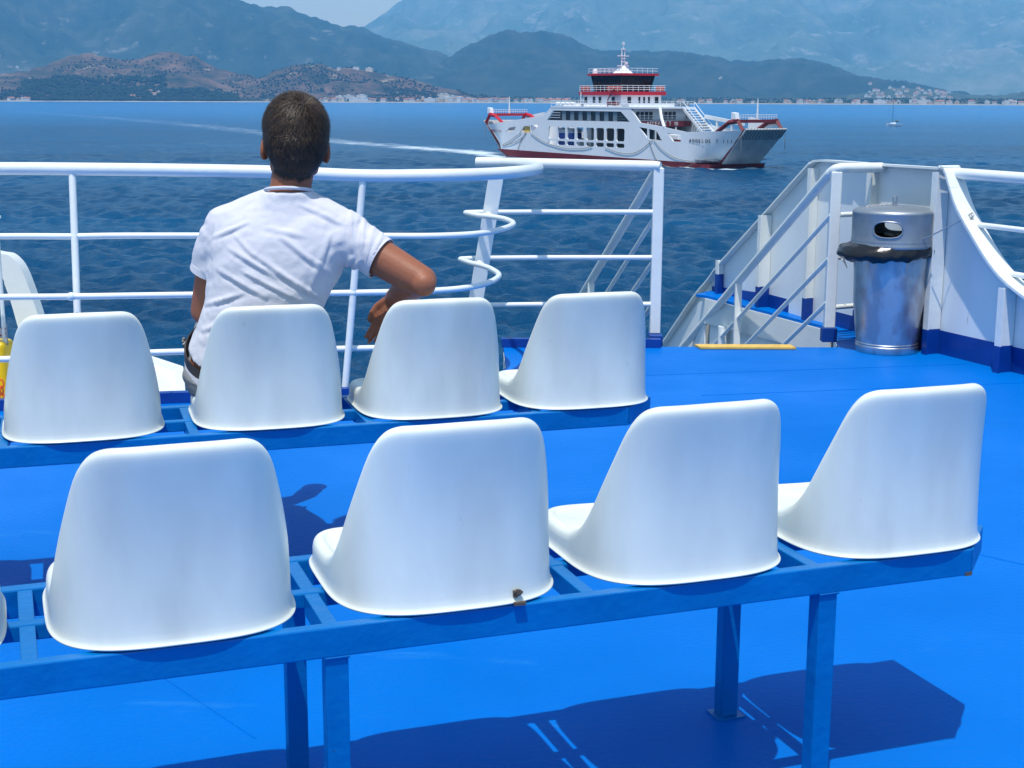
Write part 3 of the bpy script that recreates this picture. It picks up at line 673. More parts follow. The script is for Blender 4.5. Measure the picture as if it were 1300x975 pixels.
# legs: left crossed over right
limb(mb, [(-.69, 4.09, .632), (-.77, 4.29, .625), (-.845, 4.47, .585)], [.080, .078, .056], 20); limb(mb, [(-.845, 4.48, .58), (-.885, 4.56, .36), (-.92, 4.60, .11)], [.054, .052, .036], 20)
limb(mb, [(-.85, 4.09, .635), (-.885, 4.29, .66), (-.90, 4.49, .675)], [.080, .078, .056], 20); limb(mb, [(-.90, 4.49, .668), (-.83, 4.60, .50), (-.765, 4.72, .30)], [.054, .052, .036], 20)
body = fuse(mb, 'body', M_skin, man, .0042, 5)
for tips, up in ((tipsR, Vector((.15, .96, .1))), (tipsL, Vector((0, .2, .97)))):
    for p, d in tips:
        mb = MB(); ellipsoid(mb, p + up*.0058 + d*.002, (.0045, .0045, .0045), n=8); mb.build('finger_nail', M_nail, man, smooth=True)
for s in (-1, 1):
    mb = MB(); ellipsoid(mb, H(s*.030, .079, -.005), (.012, .012, .012), n=16); mb.build('eye', M_eye, man, smooth=True)
# hair: cap grown from the scalp plus strands
me = body.data; nv = len(me.vertices); co = np.empty(nv*3); me.vertices.foreach_get('co', co); co = co.reshape(-1, 3); no = np.empty(nv*3); me.vertex_normals.foreach_get('vector', no); no = no.reshape(-1, 3)
loc = (co - np.array(hc)) @ np.array(HR)
ang = np.degrees(np.abs(np.arctan2(loc[:, 0], -loc[:, 1])))
line = np.interp(ang, [0, 25, 45, 60, 74, 90, 108, 118, 135, 180], [-.114, -.112, -.100, -.080, -.045, .006, -.022, .012, .045, .055])
nz = np.array([noise.noise(Vector(p)*60) for p in loc*1.0]) if nv < 400000 else 0
sel = (loc[:, 2] > line + .006*nz) & (np.abs(loc[:, 0]) < .0815) & (loc[:, 2] > -.13) & (np.abs(loc[:, 1]) < .12)
edge = np.clip((loc[:, 2]-line)/.05, 0, 1); top = np.clip((loc[:, 2]+.085)/.165, 0, 1)
n2 = np.array([noise.noise(Vector(p)*Vector((38, 38, 22))) if s else 0 for p, s in zip(loc, sel)])
hp = co + no * (.0015 + .0055*edge + .0075*top*edge + .0030*n2*edge)[:, None]
idx = -np.ones(nv, int); idx[sel] = np.arange(sel.sum()); faces = [tuple(int(idx[v]) for v in p.vertices) for p in me.polygons if all(sel[v] for v in p.vertices)]
mb = MB(); mb.v = [tuple(map(float, p)) for p in hp[sel]]; mb.f = faces; mb.mi = [0]*len(faces); mb.build('hair', M_hair, man, smooth=True, autosmooth=0)
hv = hp[sel]; hn = no[sel]; hl = loc[sel]; he = edge[sel]; ht = top[sel]; whorl = np.array([.012, -.062, .085])
mbs = [MB(), MB()]
pick = rng.integers(0, len(hv), 24000)
for i in pick:
    p = Vector(hv[i]); nn = Vector(hn[i]); lp = Vector(hl[i]); d = HR @ (lp - Vector(whorl)); d = d - nn*d.dot(nn)
    if d.length < 1e-4: continue
    d.normalize(); d = (d + Vector((0, 0, -.35*(1-ht[i]))) + Vector(rng.normal(0, .22, 3))); d = d - nn*d.dot(nn); d.normalize()
    L_ = (.010 + .020*ht[i])*rng.uniform(.6, 1.35); li = .25 + .40*ht[i]; sd_ = d.cross(nn)*.0006
    a = p - nn*.001; b = a + (d*(1-li*.4)+nn*li)*L_*.55; c = b + (d + nn*(li*.15-.18))*L_*.55
    m_ = mbs[1 if rng.random() < .30 else 0]; m_.add([a-sd_, a+sd_, b+sd_*.8, b-sd_*.8, c], [(0, 1, 2, 3), (3, 2, 4)])
for m_, mt in zip(mbs, (M_hair, M_hair2)): tag(m_.build('hair_strands', mt, man), kind='stuff')
# t-shirt
mb = MB()
trunk(mb, [(.684, -.757, 4.045, .178, .122, .62), (.71, -.752, 4.043, .173, .119, .45), (.735, -.740, 4.042, .170, .117, .2), (.76, -.728, 4.04, .168, .115), (.83, -.700, 4.045, .178, .117), (.90, -.680, 4.05, .193, .121), (.96, -.668, 4.055, .203, .118), (1.005, -.662, 4.058, .200, .108), (1.04, -.658, 4.06, .178, .092), (1.068, -.652, 4.06, .135, .078), (1.098, -.642, 4.058, .088, .068), (1.121, -.637, 4.058, .069, .066)], 48)
limb(mb, [(-.59, 4.06, 1.072), (-.47, 4.05, 1.0)], [.054, .066]); limb(mb, [(-.69, 4.06, 1.078), (-.818, 4.06, 1.015)], [.052, .066])
limb(mb, [(-.55, 4.05, .975), (-.485, 4.05, .985)], [.08, .074]); limb(mb, [(-.76, 4.06, .975), (-.825, 4.065, .985)], [.08, .072])
limb(mb, [(-.485, 4.052, .992), (-.43, 4.04, .966), (-.378, 4.023, .936)], [.072, .067, .063], 24, flat=True)
limb(mb, [(-.826, 4.065, .990), (-.850, 4.075, .945), (-.872, 4.088, .888)], [.072, .066, .061], 24, flat=True)
shirt = fuse(mb, 't_shirt', M_shirt, man, .0055, 7)
def q2(x, y, Y=3.95): return ((x-650)/1836*Y, 1.38-(y-125)*Y/1836)
FOLD = [((258, 305), (305, 284), .0045, .007), ((285, 318), (345, 352), .005, .009), ((268, 345), (330, 378), .005, .009), ((318, 325), (402, 385), .006, .009), ((350, 300), (415, 352), .004, .010),
        ((247, 392), (300, 374), .005, .008), ((244, 425), (300, 402), .006, .009), ((402, 380), (440, 330), .006, .008), ((416, 374), (452, 332), .006, .008), ((385, 375), (412, 300), .004, .010),
        ((436, 262), (440, 322), .004, .006), ((455, 275), (451, 332), .005, .007), ((468, 284), (458, 338), .005, .006), ((480, 295), (462, 345), .004, .006), ((300, 345), (372, 383), .005, .007),
        ((262, 290), (256, 330), .004, .007), ((250, 455), (295, 432), .006, .009), ((330, 290), (380, 300), .003, .010), ((290, 300), (320, 330), .003, .008), ((375, 262), (425, 285), .003, .008)]
FS = [(Vector(q2(*a)), Vector(q2(*b)), am, wd) for a, b, am, wd in FOLD]
for v in shirt.data.vertices:
    n = v.normal; p = Vector((v.co.x, v.co.z)); h = 0
    back = max(0, min(1, .5 - n.y*1.2))
    for a, b, am, wd in FS:
        ab = b-a; t = max(-.0, min(1, (p-a).dot(ab)/ab.length_squared)); d = p - (a + ab*t); dist = d.length
        wd = wd*.78
        if dist < wd*3:
            sg = (d.x*ab.y - d.y*ab.x)/ab.length; prof = math.exp(-(dist/wd)**2) - .55*math.exp(-((sg-wd*1.6)/wd)**2)*math.exp(-max(0, dist-wd*1.6)**2/wd**2)
            h += 1.35*am*prof*math.sin(PI*min(1, max(0, .12+.76*t)))
    h += .0035*noise.noise(Vector((v.co.x*14+v.co.z*9, v.co.y*8, v.co.z*26-v.co.x*12))) + .0015*noise.noise(v.co*60)
    v.co += n*(h*(.25+.75*back))
# hems: thin raised bands
def hem(c, ax, r, w_, name, m, th=.0022):
    c, ax = Vector(c), Vector(ax).normalized(); u = ax.cross(Vector((0, 1, 0))).normalized(); v = ax.cross(u); mb = MB(); n = 36; vs = []
    for rr, off in ((r, -w_/2), (r+th, -w_/2), (r+th, w_/2), (r, w_/2)):
        vs += [c + ax*off + (u*math.cos(2*PI*k/n)+v*math.sin(2*PI*k/n))*rr for k in range(n)]
    mb.add(vs, [(i*n+k, i*n+(k+1) % n, ((i+1) % 4)*n+(k+1) % n, ((i+1) % 4)*n+k) for i in range(4) for k in range(n)]); return mb.build(name, m, man, smooth=True, autosmooth=40)
hem((-.382, 4.024, .938), (.104, -.032, -.056), .0605, .020, 'sleeve_hem', M_shirt); hem((-.871, 4.087, .891), (-.022, .013, -.057), .0585, .020, 'sleeve_hem', M_shirt)
mb = MB(); P = [(-.637+.0655*math.cos(a), 4.058+.064*math.sin(a), 1.122-.012*math.sin(a)) for a in [2*PI*k/32 for k in range(32)]]; mb.tube(P, .0052, 8, closed=True); mb.build('collar', M_shirt, man, smooth=True)
# belt, waistband, shorts
def ring(z0, k, rx, ry, th, w_, name, m, cx=-.763, cy=4.045):
    mb = MB(); n = 60; vs = []
    for rr, off in ((0, -w_/2), (th, -w_/2), (th, w_/2), (0, w_/2)):
        vs += [(cx+(rx+rr)*math.cos(a), cy+(ry+rr)*math.sin(a), z0+k*(ry*math.sin(a))+off+.004*math.sin(3*a)) for a in [2*PI*i/n for i in range(n)]]
    mb.add(vs, [(i*n+j, i*n+(j+1) % n, ((i+1) % 4)*n+(j+1) % n, ((i+1) % 4)*n+j) for i in range(4) for j in range(n)]); return mb.build(name, m, man, smooth=True, autosmooth=40)
ring(.668, .62, .180, .125, .005, .028, 'belt', M_belt); ring(.643, .62, .181, .127, .004, .024, 'undershirt_edge', M_shirt)
mb = MB(); trunk(mb, [(.525, -.765, 4.06, .168, .120), (.58, -.768, 4.055, .188, .130), (.61, -.768, 4.05, .186, .130, .3), (.64, -.766, 4.05, .178, .122, .62)], 48)
limb(mb, [(-.69, 4.09, .632), (-.77, 4.29, .628), (-.835, 4.45, .592)], [.096, .092, .076], 24); limb(mb, [(-.85, 4.09, .635), (-.885, 4.29, .662), (-.898, 4.47, .675)], [.096, .092, .076], 24)
sh = fuse(mb, 'shorts', M_short, man, .006, 6)
for v in sh.data.vertices:
    v.co += v.normal*(.006*noise.noise(Vector((v.co.x*20-v.co.z*16, v.co.y*12, v.co.z*26+v.co.x*8)))+.002*noise.noise(v.co*55))
mb = MB(); mb.box((-.952, 4.075, .665), (.010, .055, .058), M=Matrix.Rotation(R(-14), 3, 'Y') @ Matrix.Rotation(R(12), 3, 'Z')); mb.build('pocket_flap', M_patt, man, bevel=.003)
# shoes
def shoe(a, toe, up=(0, 0, 1)):
    a, toe = Vector(a), Vector(toe); d = (toe-a).normalized(); up = Vector(up); s_ = d.cross(up).normalized(); u = s_.cross(d); M3 = Matrix((s_, d, u)).transposed()
    t = bpy.data.objects.new('shoe', None); COL.objects.link(t); bpy.data.objects.remove(t)
    mb = MB(); ellipsoid(mb, a+u*.025, (.040, .045, .052), M3); ellipsoid(mb, a+d*.085+u*.005, (.044, .080, .034), M3); ellipsoid(mb, a+d*.15-u*.004, (.046, .055, .025), M3); limb(mb, [a+u*.02, a+u*.055], [.042, .042])
    o = fuse(mb, 'shoe', M_black, man, .005, 5)
    mb = MB(); P = []; n = 24
    for k in range(n):
        an = 2*PI*k/n; P.append(a + d*(.070+.125*math.cos(an)) + s_*(.043*math.sin(an)*(1+.1*math.cos(an))) - u*.036)
    mb.prism(P, u*.014); mb.build('sole', M_white if False else M_belt, o, bevel=.003)
shoe((-.925, 4.605, .046), (-.99, 4.80, .035)); shoe((-.760, 4.735, .262), (-.725, 4.93, .215))

# ================================================================ sea
def vnoise(x, y, seed=0):
    xi = np.floor(x).astype(np.int64); yi = np.floor(y).astype(np.int64); fx = x-xi; fy = y-yi
    fx = fx*fx*(3-2*fx); fy = fy*fy*(3-2*fy)
    def h(a, b):
        n = (a*374761393 + b*668265263 + seed*982451653) & 0x7fffffff; n = (n ^ (n >> 13))*1274126177 & 0x7fffffff
        return ((n ^ (n >> 16)) & 0xffff)/65535.0
    return (h(xi, yi)*(1-fx)+h(xi+1, yi)*fx)*(1-fy) + (h(xi, yi+1)*(1-fx)+h(xi+1, yi+1)*fx)*fy
def fbm(x, y, o=5, seed=0):
    s = 0; a = .5; t = 0
    for i in range(o): s = s + a*vnoise(x*2**i, y*2**i, seed+i*7); t += a; a *= .5
    return s/t
def grid_mesh(name, X, Y, Z, material, wrap=False, attr=None):
    n, m = X.shape; me = bpy.data.meshes.new(name); co = np.stack([X, Y, Z], -1).reshape(-1, 3).astype(np.float32)
    i, j = np.meshgrid(np.arange(n-1), np.arange(m if wrap else m-1), indexing='ij'); j2 = (j+1) % m
    q = np.stack([i*m+j, i*m+j2, (i+1)*m+j2, (i+1)*m+j], -1).reshape(-1, 4)
    me.vertices.add(len(co)); me.vertices.foreach_set('co', co.ravel()); me.loops.add(q.size); me.loops.foreach_set('vertex_index', q.ravel().astype(np.int32))
    me.polygons.add(len(q)); me.polygons.foreach_set('loop_start', np.arange(0, q.size, 4, dtype=np.int32))
    me.update(calc_edges=True); me.polygons.foreach_set('use_smooth', np.ones(len(q), bool)); me.materials.append(material)
    if attr:
        for k, v in attr.items():
            a = me.attributes.new(k, 'FLOAT', 'POINT'); a.data.foreach_set('value', v.ravel().astype(np.float32))
    o = bpy.data.objects.new(name, me); COL.objects.link(o); return tag(o, kind='structure')
def up_normals(o):
    me = o.data
    if len(me.polygons) and me.polygons[0].normal.z < 0: me.flip_normals()
    return o
rr = np.concatenate([[4, 20, 35], 45*np.exp(.0050*np.arange(0, 785)), [2400, 2700, 3200, 4000, 5000, 7000, 10000, 14000, 17500]])
aa = np.radians(np.concatenate([np.arange(-180, -24, 6), np.linspace(-24, 24, 620), np.arange(30, 180, 6)]))
RRr, AA = np.meshgrid(rr, aa, indexing='ij'); SX, SY = RRr*np.sin(AA), RRr*np.cos(AA); SZ = np.zeros_like(SX)
step = RRr*.0050*1.1
for k in range(70):
    lam = .6*(6/.6)**rng.random(); th = PI/2*0 + rng.normal(.35, .55); kx, ky = math.sin(th)*2*PI/lam, math.cos(th)*2*PI/lam
    A0 = .0125*lam**.76; fade = np.clip((lam/step-1.8)/1.5, 0, 1)*np.clip((RRr-30)/20, 0, 1)*(RRr < 2300)*(np.abs(AA) < R(23.9))
    ph = kx*SX + ky*SY + rng.random()*6.28 + 1.3*np.sin((SX*math.cos(th)-SY*math.sin(th))*2*PI/(lam*7)+k)
    SZ += A0*fade*(np.exp(np.sin(ph)*.9)-1.2)
# foam: long wake astern of the ferry, wash round its hull, scattered whitecaps
WK = [(-1.5, 306), (-9.2, 329.6), (-25.9, 360), (-48.9, 403.7), (-89.9, 511.6), (-147.8, 657), (-265, 914), (-420, 1230)]
foam = np.zeros_like(SX)
for i, (a, b) in enumerate(zip(WK, WK[1:])):
    a, b = np.array(a), np.array(b); ab = b-a; t = ((SX-a[0])*ab[0]+(SY-a[1])*ab[1])/(ab@ab); tc = np.clip(t, 0, 1)
    d = np.hypot(SX-a[0]-tc*ab[0], SY-a[1]-tc*ab[1]); wd = [6.5, 9, 12, 15, 20, 26, 34][i]; st = [.85, .66, .54, .48, .44, .40, .36, .3][i]
    foam = np.maximum(foam, st*np.exp(-(d/wd)**2))
FD = np.array([.56226, -.82696]); FN = np.array([.82696, .56226]); FA = np.array([-.1826, 303.342])
fs_, ft_ = (SX-FA[0])*FD[0]+(SY-FA[1])*FD[1], (SX-FA[0])*FN[0]+(SY-FA[1])*FN[1]
foam = np.maximum(foam, .95*np.exp(-np.abs(ft_-.2)/1.0)*(fs_ > 15)*(fs_ < 63)*np.clip((fs_-15)/40, 0, 1))
foam = np.maximum(foam, np.exp(-(np.abs(fs_-64.5)/1.8)**2)*(ft_ > -1)*(ft_ < 12.5)); foam = np.maximum(foam, .8*np.exp(-((fs_+4)/5)**2)*(ft_ > -1)*(ft_ < 15))
SZ *= 1-.5*np.clip(foam, 0, 1)
ms = bpy.data.materials.new('sea_water'); ms.use_nodes = True; t = ms.node_tree; N = t.nodes; L = t.links; b = N['Principled BSDF']
b.inputs['Roughness'].default_value = .16; b.inputs['IOR'].default_value = 1.33; b.inputs['Specular IOR Level'].default_value = .17
geo = N.new('ShaderNodeNewGeometry'); 
def nz(scale, sx=(1, 1, 1), det=4, rough=.55):
    mp = N.new('ShaderNodeMapping'); mp.inputs['Scale'].default_value = sx; mp.inputs['Rotation'].default_value = (0, 0, .3); L.new(geo.outputs['Position'], mp.inputs[0])
    n = N.new('ShaderNodeTexNoise'); n.inputs['Scale'].default_value = scale; n.inputs['Detail'].default_value = det; n.inputs['Roughness'].default_value = rough; L.new(mp.outputs[0], n.inputs['Vector']); return n
n1 = nz(1.5, (.6, 1, 1), 6, .66); n2 = nz(.42, (.6, 1, 1), 6, .66); n3 = nz(.012, (.5, 1.6, 1), 4)
b1_ = N.new('ShaderNodeBump'); b1_.inputs['Strength'].default_value = 1.0; b1_.inputs['Distance'].default_value = .30; L.new(n1.outputs[0], b1_.inputs['Height'])
b2_ = N.new('ShaderNodeBump'); b2_.inputs['Strength'].default_value = .9; b2_.inputs['Distance'].default_value = 1.3; L.new(n2.outputs[0], b2_.inputs['Height']); L.new(b1_.outputs[0], b2_.inputs['Normal'])
L.new(b2_.outputs[0], b.inputs['Normal'])
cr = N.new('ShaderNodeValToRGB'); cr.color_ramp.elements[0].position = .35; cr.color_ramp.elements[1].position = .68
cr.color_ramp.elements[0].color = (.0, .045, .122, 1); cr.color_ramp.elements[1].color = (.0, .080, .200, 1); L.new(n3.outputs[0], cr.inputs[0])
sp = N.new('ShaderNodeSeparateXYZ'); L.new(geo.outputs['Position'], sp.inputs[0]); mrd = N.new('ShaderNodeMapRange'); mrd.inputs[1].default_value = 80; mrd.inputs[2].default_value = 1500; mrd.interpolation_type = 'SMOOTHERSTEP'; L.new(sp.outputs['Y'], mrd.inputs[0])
msh = N.new('ShaderNodeMix'); msh.data_type = 'RGBA'; L.new(mrd.outputs[0], msh.inputs['Factor']); L.new(cr.outputs[0], msh.inputs['A']); msh.inputs['B'].default_value = (0, .150, .40, 1)   # grazing sky reflection painted into the base colour: lighter with distance
at = N.new('ShaderNodeAttribute'); at.attribute_name = 'foam'; nf = nz(.55, (.35, 1, 1), 8, .75)
mm = N.new('ShaderNodeMath'); mm.operation = 'MULTIPLY_ADD'; L.new(at.outputs['Fac'], mm.inputs[0]); mm.inputs[1].default_value = .75; mm.inputs[2].default_value = -.42
ma = N.new('ShaderNodeMath'); ma.operation = 'ADD'; L.new(mm.outputs[0], ma.inputs[0]); L.new(nf.outputs[0], ma.inputs[1])
mr = N.new('ShaderNodeMapRange'); mr.inputs[1].default_value = .40; mr.inputs[2].default_value = .62; L.new(ma.outputs[0], mr.inputs[0])
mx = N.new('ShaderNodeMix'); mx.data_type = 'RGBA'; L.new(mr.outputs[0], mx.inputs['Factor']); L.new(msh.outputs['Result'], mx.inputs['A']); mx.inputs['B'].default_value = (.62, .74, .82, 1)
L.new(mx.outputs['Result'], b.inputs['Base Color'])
mr2 = N.new('ShaderNodeMapRange'); mr2.inputs[3].default_value = .16; mr2.inputs[4].default_value = .75; L.new(mr.outputs[0], mr2.inputs[0]); L.new(mr2.outputs[0], b.inputs['Roughness'])
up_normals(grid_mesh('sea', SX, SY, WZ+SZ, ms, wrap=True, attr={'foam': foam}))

# ================================================================ land
def land_mat(name, cols, sc, rock, rsc, rpos, bumpd=6):
    m = bpy.data.materials.new(name); m.use_nodes = True; t = m.node_tree; N = t.nodes; L = t.links; b = N['Principled BSDF']; b.inputs['Roughness'].default_value = .95; b.inputs['Specular IOR Level'].default_value = .1
    g = N.new('ShaderNodeNewGeometry'); n = N.new('ShaderNodeTexNoise'); n.inputs['Scale'].default_value = sc; n.inputs['Detail'].default_value = 9; n.inputs['Roughness'].default_value = .68
    L.new(g.outputs['Position'], n.inputs['Vector']); r = N.new('ShaderNodeValToRGB'); e = r.color_ramp.elements
    e[0].position = .34; e[0].color = (*cols[0], 1); e[1].position = .66; e[1].color = (*cols[-1], 1)
    for k, c in enumerate(cols[1:-1]): q = e.new(.34+.32*(k+1)/(len(cols)-1)); q.color = (*c, 1)
    L.new(n.outputs[0], r.inputs[0]); n2 = N.new('ShaderNodeTexNoise'); n2.inputs['Scale'].default_value = rsc; n2.inputs['Detail'].default_value = 7; n2.inputs['Roughness'].default_value = .7
    mp = N.new('ShaderNodeMapping'); mp.inputs['Location'].default_value = (137, 59, 12); mp.inputs['Scale'].default_value = (1, .6, 2.2); L.new(g.outputs['Position'], mp.inputs[0]); L.new(mp.outputs[0], n2.inputs['Vector'])
    mr = N.new('ShaderNodeMapRange'); mr.inputs[1].default_value = rpos; mr.inputs[2].default_value = rpos+.07; L.new(n2.outputs[0], mr.inputs[0])
    mx = N.new('ShaderNodeMix'); mx.data_type = 'RGBA'; L.new(mr.outputs[0], mx.inputs['Factor']); L.new(r.outputs[0], mx.inputs['A']); mx.inputs['B'].default_value = (*rock, 1); L.new(mx.outputs['Result'], b.inputs['Base Color'])
    bp = N.new('ShaderNodeBump'); bp.inputs['Strength'].default_value = .8; bp.inputs['Distance'].default_value = bumpd; L.new(n.outputs[0], bp.inputs['Height']); L.new(bp.outputs[0], b.inputs['Normal']); return m
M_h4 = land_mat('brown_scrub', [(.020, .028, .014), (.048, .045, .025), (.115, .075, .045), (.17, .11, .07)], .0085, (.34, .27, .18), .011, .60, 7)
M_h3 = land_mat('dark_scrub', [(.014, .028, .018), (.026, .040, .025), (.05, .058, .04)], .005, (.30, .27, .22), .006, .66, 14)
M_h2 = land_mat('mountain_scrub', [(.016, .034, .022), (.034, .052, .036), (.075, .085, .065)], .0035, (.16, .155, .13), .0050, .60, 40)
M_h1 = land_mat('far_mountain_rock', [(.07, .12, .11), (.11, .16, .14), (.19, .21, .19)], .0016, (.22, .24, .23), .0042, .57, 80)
M_sh = land_mat('shore_land', [(.030, .050, .024), (.055, .07, .035), (.12, .11, .07)], .012, (.38, .33, .25), .02, .62, 3)
M_beach = mat('pale_beach', (.34, .31, .26), .9, var=.3, vscale=.02)
HILL = {}
def hill(name, prof, d0, d1, d2, m, amp, nsc, na=420, nd=90, pw=1.15, seed=1, foot=2.0):
    pa = np.array([p[0] for p in prof]); ph = np.array([p[1] for p in prof])
    def hf(az, d):
        x, y = d*np.sin(np.radians(az)), d*np.cos(np.radians(az)); u = (d-d0)/(d1-d0); rz = CAMH + np.interp(az, pa, ph)*d1
        rz = rz + (fbm(az*3.3+50, az*0+seed, 4, seed)-.5)*.0030*d1
        rz = np.maximum(rz, WZ-3); us = np.clip(u, 0, 1); f = us**pw*(1-.0*us)
        bk = np.clip((d-d1)/(d2-d1), 0, 1); f = np.where(u > 1, 1-.8*bk**1.4, f)
        rdg = 1-np.abs(2*fbm(x/nsc+9, y/nsc+3, 5, seed)-1)*1.6; env = np.sin(PI*np.clip(us*.94, 0, 1))**.8*(u <= 1)
        h = WZ+foot + (rz-WZ-foot)*f + (rdg-.62)*amp*env*np.clip((rz-WZ)/120, 0.05, 1.0)
        return np.where(u < 0, WZ-3, h)
    A, D = np.meshgrid(np.linspace(pa[0], pa[-1], na), np.concatenate([np.linspace(d0-20, d1, nd), np.linspace(d1, d2, 12)[1:]]), indexing='xy')
    o = grid_mesh(name, D*np.sin(np.radians(A)), D*np.cos(np.radians(A)), hf(A, D), m); up_normals(o); HILL[name] = hf; return o
P1 = [(-13, .005), (-8.37, .01878), (-6.83, .03522), (-5.91, .04618), (-4.98, .05713), (-3.74, .0692), (-1.56, .08459), (1.56, .09297), (6.22, .096), (10.79, .09359), (13.77, .08363), (16.68, .0722), (19.5, .0662), (22.22, .0622), (26.11, .0563)]
P2 = [(-26, .101), (-23.54, .09938), (-19.5, .08335), (-16.1, .08087), (-13.18, .07509), (-11.09, .06707), (-9.89, .06007), (-8.61, .05689), (-7.45, .05043), (-6.22, .04561), (-5.29, .03968), (-4.05, .03214), (-2.81, .02569), (-1.56, .01651), (0, .00408), (1.56, -.00126)]
P3 = [(-5.29, -.0001), (-4.05, .00708), (-3.27, .01585), (-2.65, .02461), (-1.87, .03337), (-1.09, .04105), (-.31, .046), (.94, .045), (2.18, .04018), (3.43, .03481), (4.67, .03381), (6.22, .03064), (7.75, .02748), (8.98, .0232), (10.19, .02438), (11.24, .02608), (12.29, .02016), (13.48, .0148), (14.94, .01055), (16.68, .00522), (18.38, .001), (20, -.001)]
P4 = [(-26, .014), (-23.54, .01223), (-21.14, .01024), (-19.5, .01418), (-18.1, .01918), (-16.96, .0258), (-16.33, .02912), (-15.52, .02536), (-14.8, .02378), (-14.07, .02601), (-13.3, .02988), (-12.44, .02612), (-11.39, .01966), (-10.49, .01536), (-9.43, .01108), (-8.37, .00679), (-6.83, .00145)]
P5 = [(-11.39, .00332), (-10.19, .01048), (-9.28, .01871), (-8.21, .02423), (-7.6, .02264), (-6.83, .01997), (-6.37, .02109), (-5.6, .01787), (-4.67, .01521), (-3.74, .01092), (-2.49, .0061), (-1.25, .00182), (.31, -.0008)]
P6 = [(11.5, -.001), (12.5, .003), (13.5, .0055), (14.7, .009), (15.6, .0085), (16.6, .006), (18, .003), (19.5, .005), (21, .006), (26, .006)]
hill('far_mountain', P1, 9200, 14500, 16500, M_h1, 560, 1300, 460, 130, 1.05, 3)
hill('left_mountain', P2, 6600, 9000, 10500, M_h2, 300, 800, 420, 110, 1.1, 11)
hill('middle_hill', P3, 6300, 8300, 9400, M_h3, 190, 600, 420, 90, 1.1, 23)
hill('brown_hill', P4, 4320, 5100, 5600, M_h4, 46, 250, 420, 90, .95, 31)
hill('headland', P5, 4290, 4800, 5250, M_h4, 38, 200, 340, 80, .95, 47)
hill('village_hill', P6, 5600, 7400, 8200, M_sh, 30, 260, 300, 50, 1.0, 51)
def shore_h(az, d):
    x, y = d*np.sin(np.radians(az)), d*np.cos(np.radians(az)); return WZ + .6 + np.clip((d-4180)/60, 0, 1)*1.6 + np.clip((d-4240)/900, 0, 1)*14 + (fbm(x/120, y/120, 4, 77)-.5)*np.clip((d-4200)/300, 0, 1)*8
A, D = np.meshgrid(np.linspace(-26, 26, 700), np.linspace(4180, 6700, 60)); up_normals(grid_mesh('shore', D*np.sin(np.radians(A)), D*np.cos(np.radians(A)), shore_h(A, D), M_sh))
A, D = np.meshgrid(np.linspace(-26, 26, 700), np.array([4166., 4172., 4186., 4190.])); Zb = np.broadcast_to(np.array([[-1.], [.4], [1.9], [.8]]), A.shape) + fbm(A*6, A*0, 3, 5)*1.0
up_normals(grid_mesh('beach', D*np.sin(np.radians(A)), D*np.cos(np.radians(A)), WZ+Zb, M_beach))
def ground(az, d):
    h = shore_h(np.array(az), np.array(d))
    for n, f in HILL.items():
        pr = {'far_mountain': P1, 'left_mountain': P2, 'middle_hill': P3, 'brown_hill': P4, 'headland': P5, 'village_hill': P6}[n]
        h = np.where((az > pr[0][0]) & (az < pr[-1][0]), np.maximum(h, f(np.array(az), np.array(d))), h)
    return h
# woods and scrub: irregular leafy clumps
def clumps(name, az, d, s, m):
    n = len(az); base = np.array([(0, 0, 1.0), (.9, .1, .35), (.2, .95, .3), (-.8, .35, .4), (-.5, -.8, .3), (.55, -.75, .35), (.6, .1, -.25), (-.1, .6, -.3), (-.45, -.3, -.3), (0, 0, -.4)])
    tri = [(0, 1, 2), (0, 2, 3), (0, 3, 4), (0, 4, 5), (0, 5, 1), (1, 6, 2), (2, 6, 7), (2, 7, 3), (3, 7, 8), (3, 8, 4), (4, 8, 6), (4, 6, 5), (5, 6, 1), (6, 9, 7), (7, 9, 8), (8, 9, 6)]
    z = ground(az, d); x, y = d*np.sin(np.radians(az)), d*np.cos(np.radians(az)); rot = rng.random(n)*6.28
    V = base[None]*(1+rng.normal(0, .16, (n, 10, 1))) ; c, s_ = np.cos(rot)[:, None], np.sin(rot)[:, None]
    X = (V[..., 0]*c - V[..., 1]*s_)*s[:, None]*rng.uniform(.8, 1.4, n)[:, None] + x[:, None]; Yy = (V[..., 0]*s_+V[..., 1]*c)*s[:, None] + y[:, None]; Z = V[..., 2]*s[:, None]*rng.uniform(.8, 1.5, n)[:, None] + (z + s*.35)[:, None]
    co = np.stack([X, Yy, Z], -1).reshape(-1, 3); f = (np.array(tri)[None] + (np.arange(n)*10)[:, None, None]).reshape(-1, 3)
    me = bpy.data.meshes.new(name); me.from_pydata(co.tolist(), [], f.tolist()); me.materials.append(m); o = bpy.data.objects.new(name, me); COL.objects.link(o); return tag(o, kind='stuff')
M_wood = land_mat('dark_wood_foliage', [(.010, .020, .010), (.018, .030, .014), (.03, .045, .02)], .05, (.06, .075, .035), .1, .6, 2)
def px(a, b, n): return np.degrees(np.arctan((rng.uniform(a, b, n)-650)/1836))
az = np.concatenate([px(28, 210, 2600), px(205, 300, 700), px(0, 30, 60)]); d = np.concatenate([4240+400*rng.random(2600), 4240+220*rng.random(700), 4350+160*rng.random(60)])
tag(clumps('shore_wood', az, d, rng.uniform(3, 7, len(az)), M_wood), 'dark green wood along the shore below the brown hills at the left', 'wood')
az = np.concatenate([px(0, 620, 2600), px(330, 620, 1800), px(560, 1300, 2600)]); d = np.concatenate([4300+800*rng.random(2600), 4270+420*rng.random(1800), 4280+1000*rng.random(2600)]); kp = fbm(d*np.sin(np.radians(az))/110, d/110, 3, 9) > .50; az, d = az[kp], d[kp]
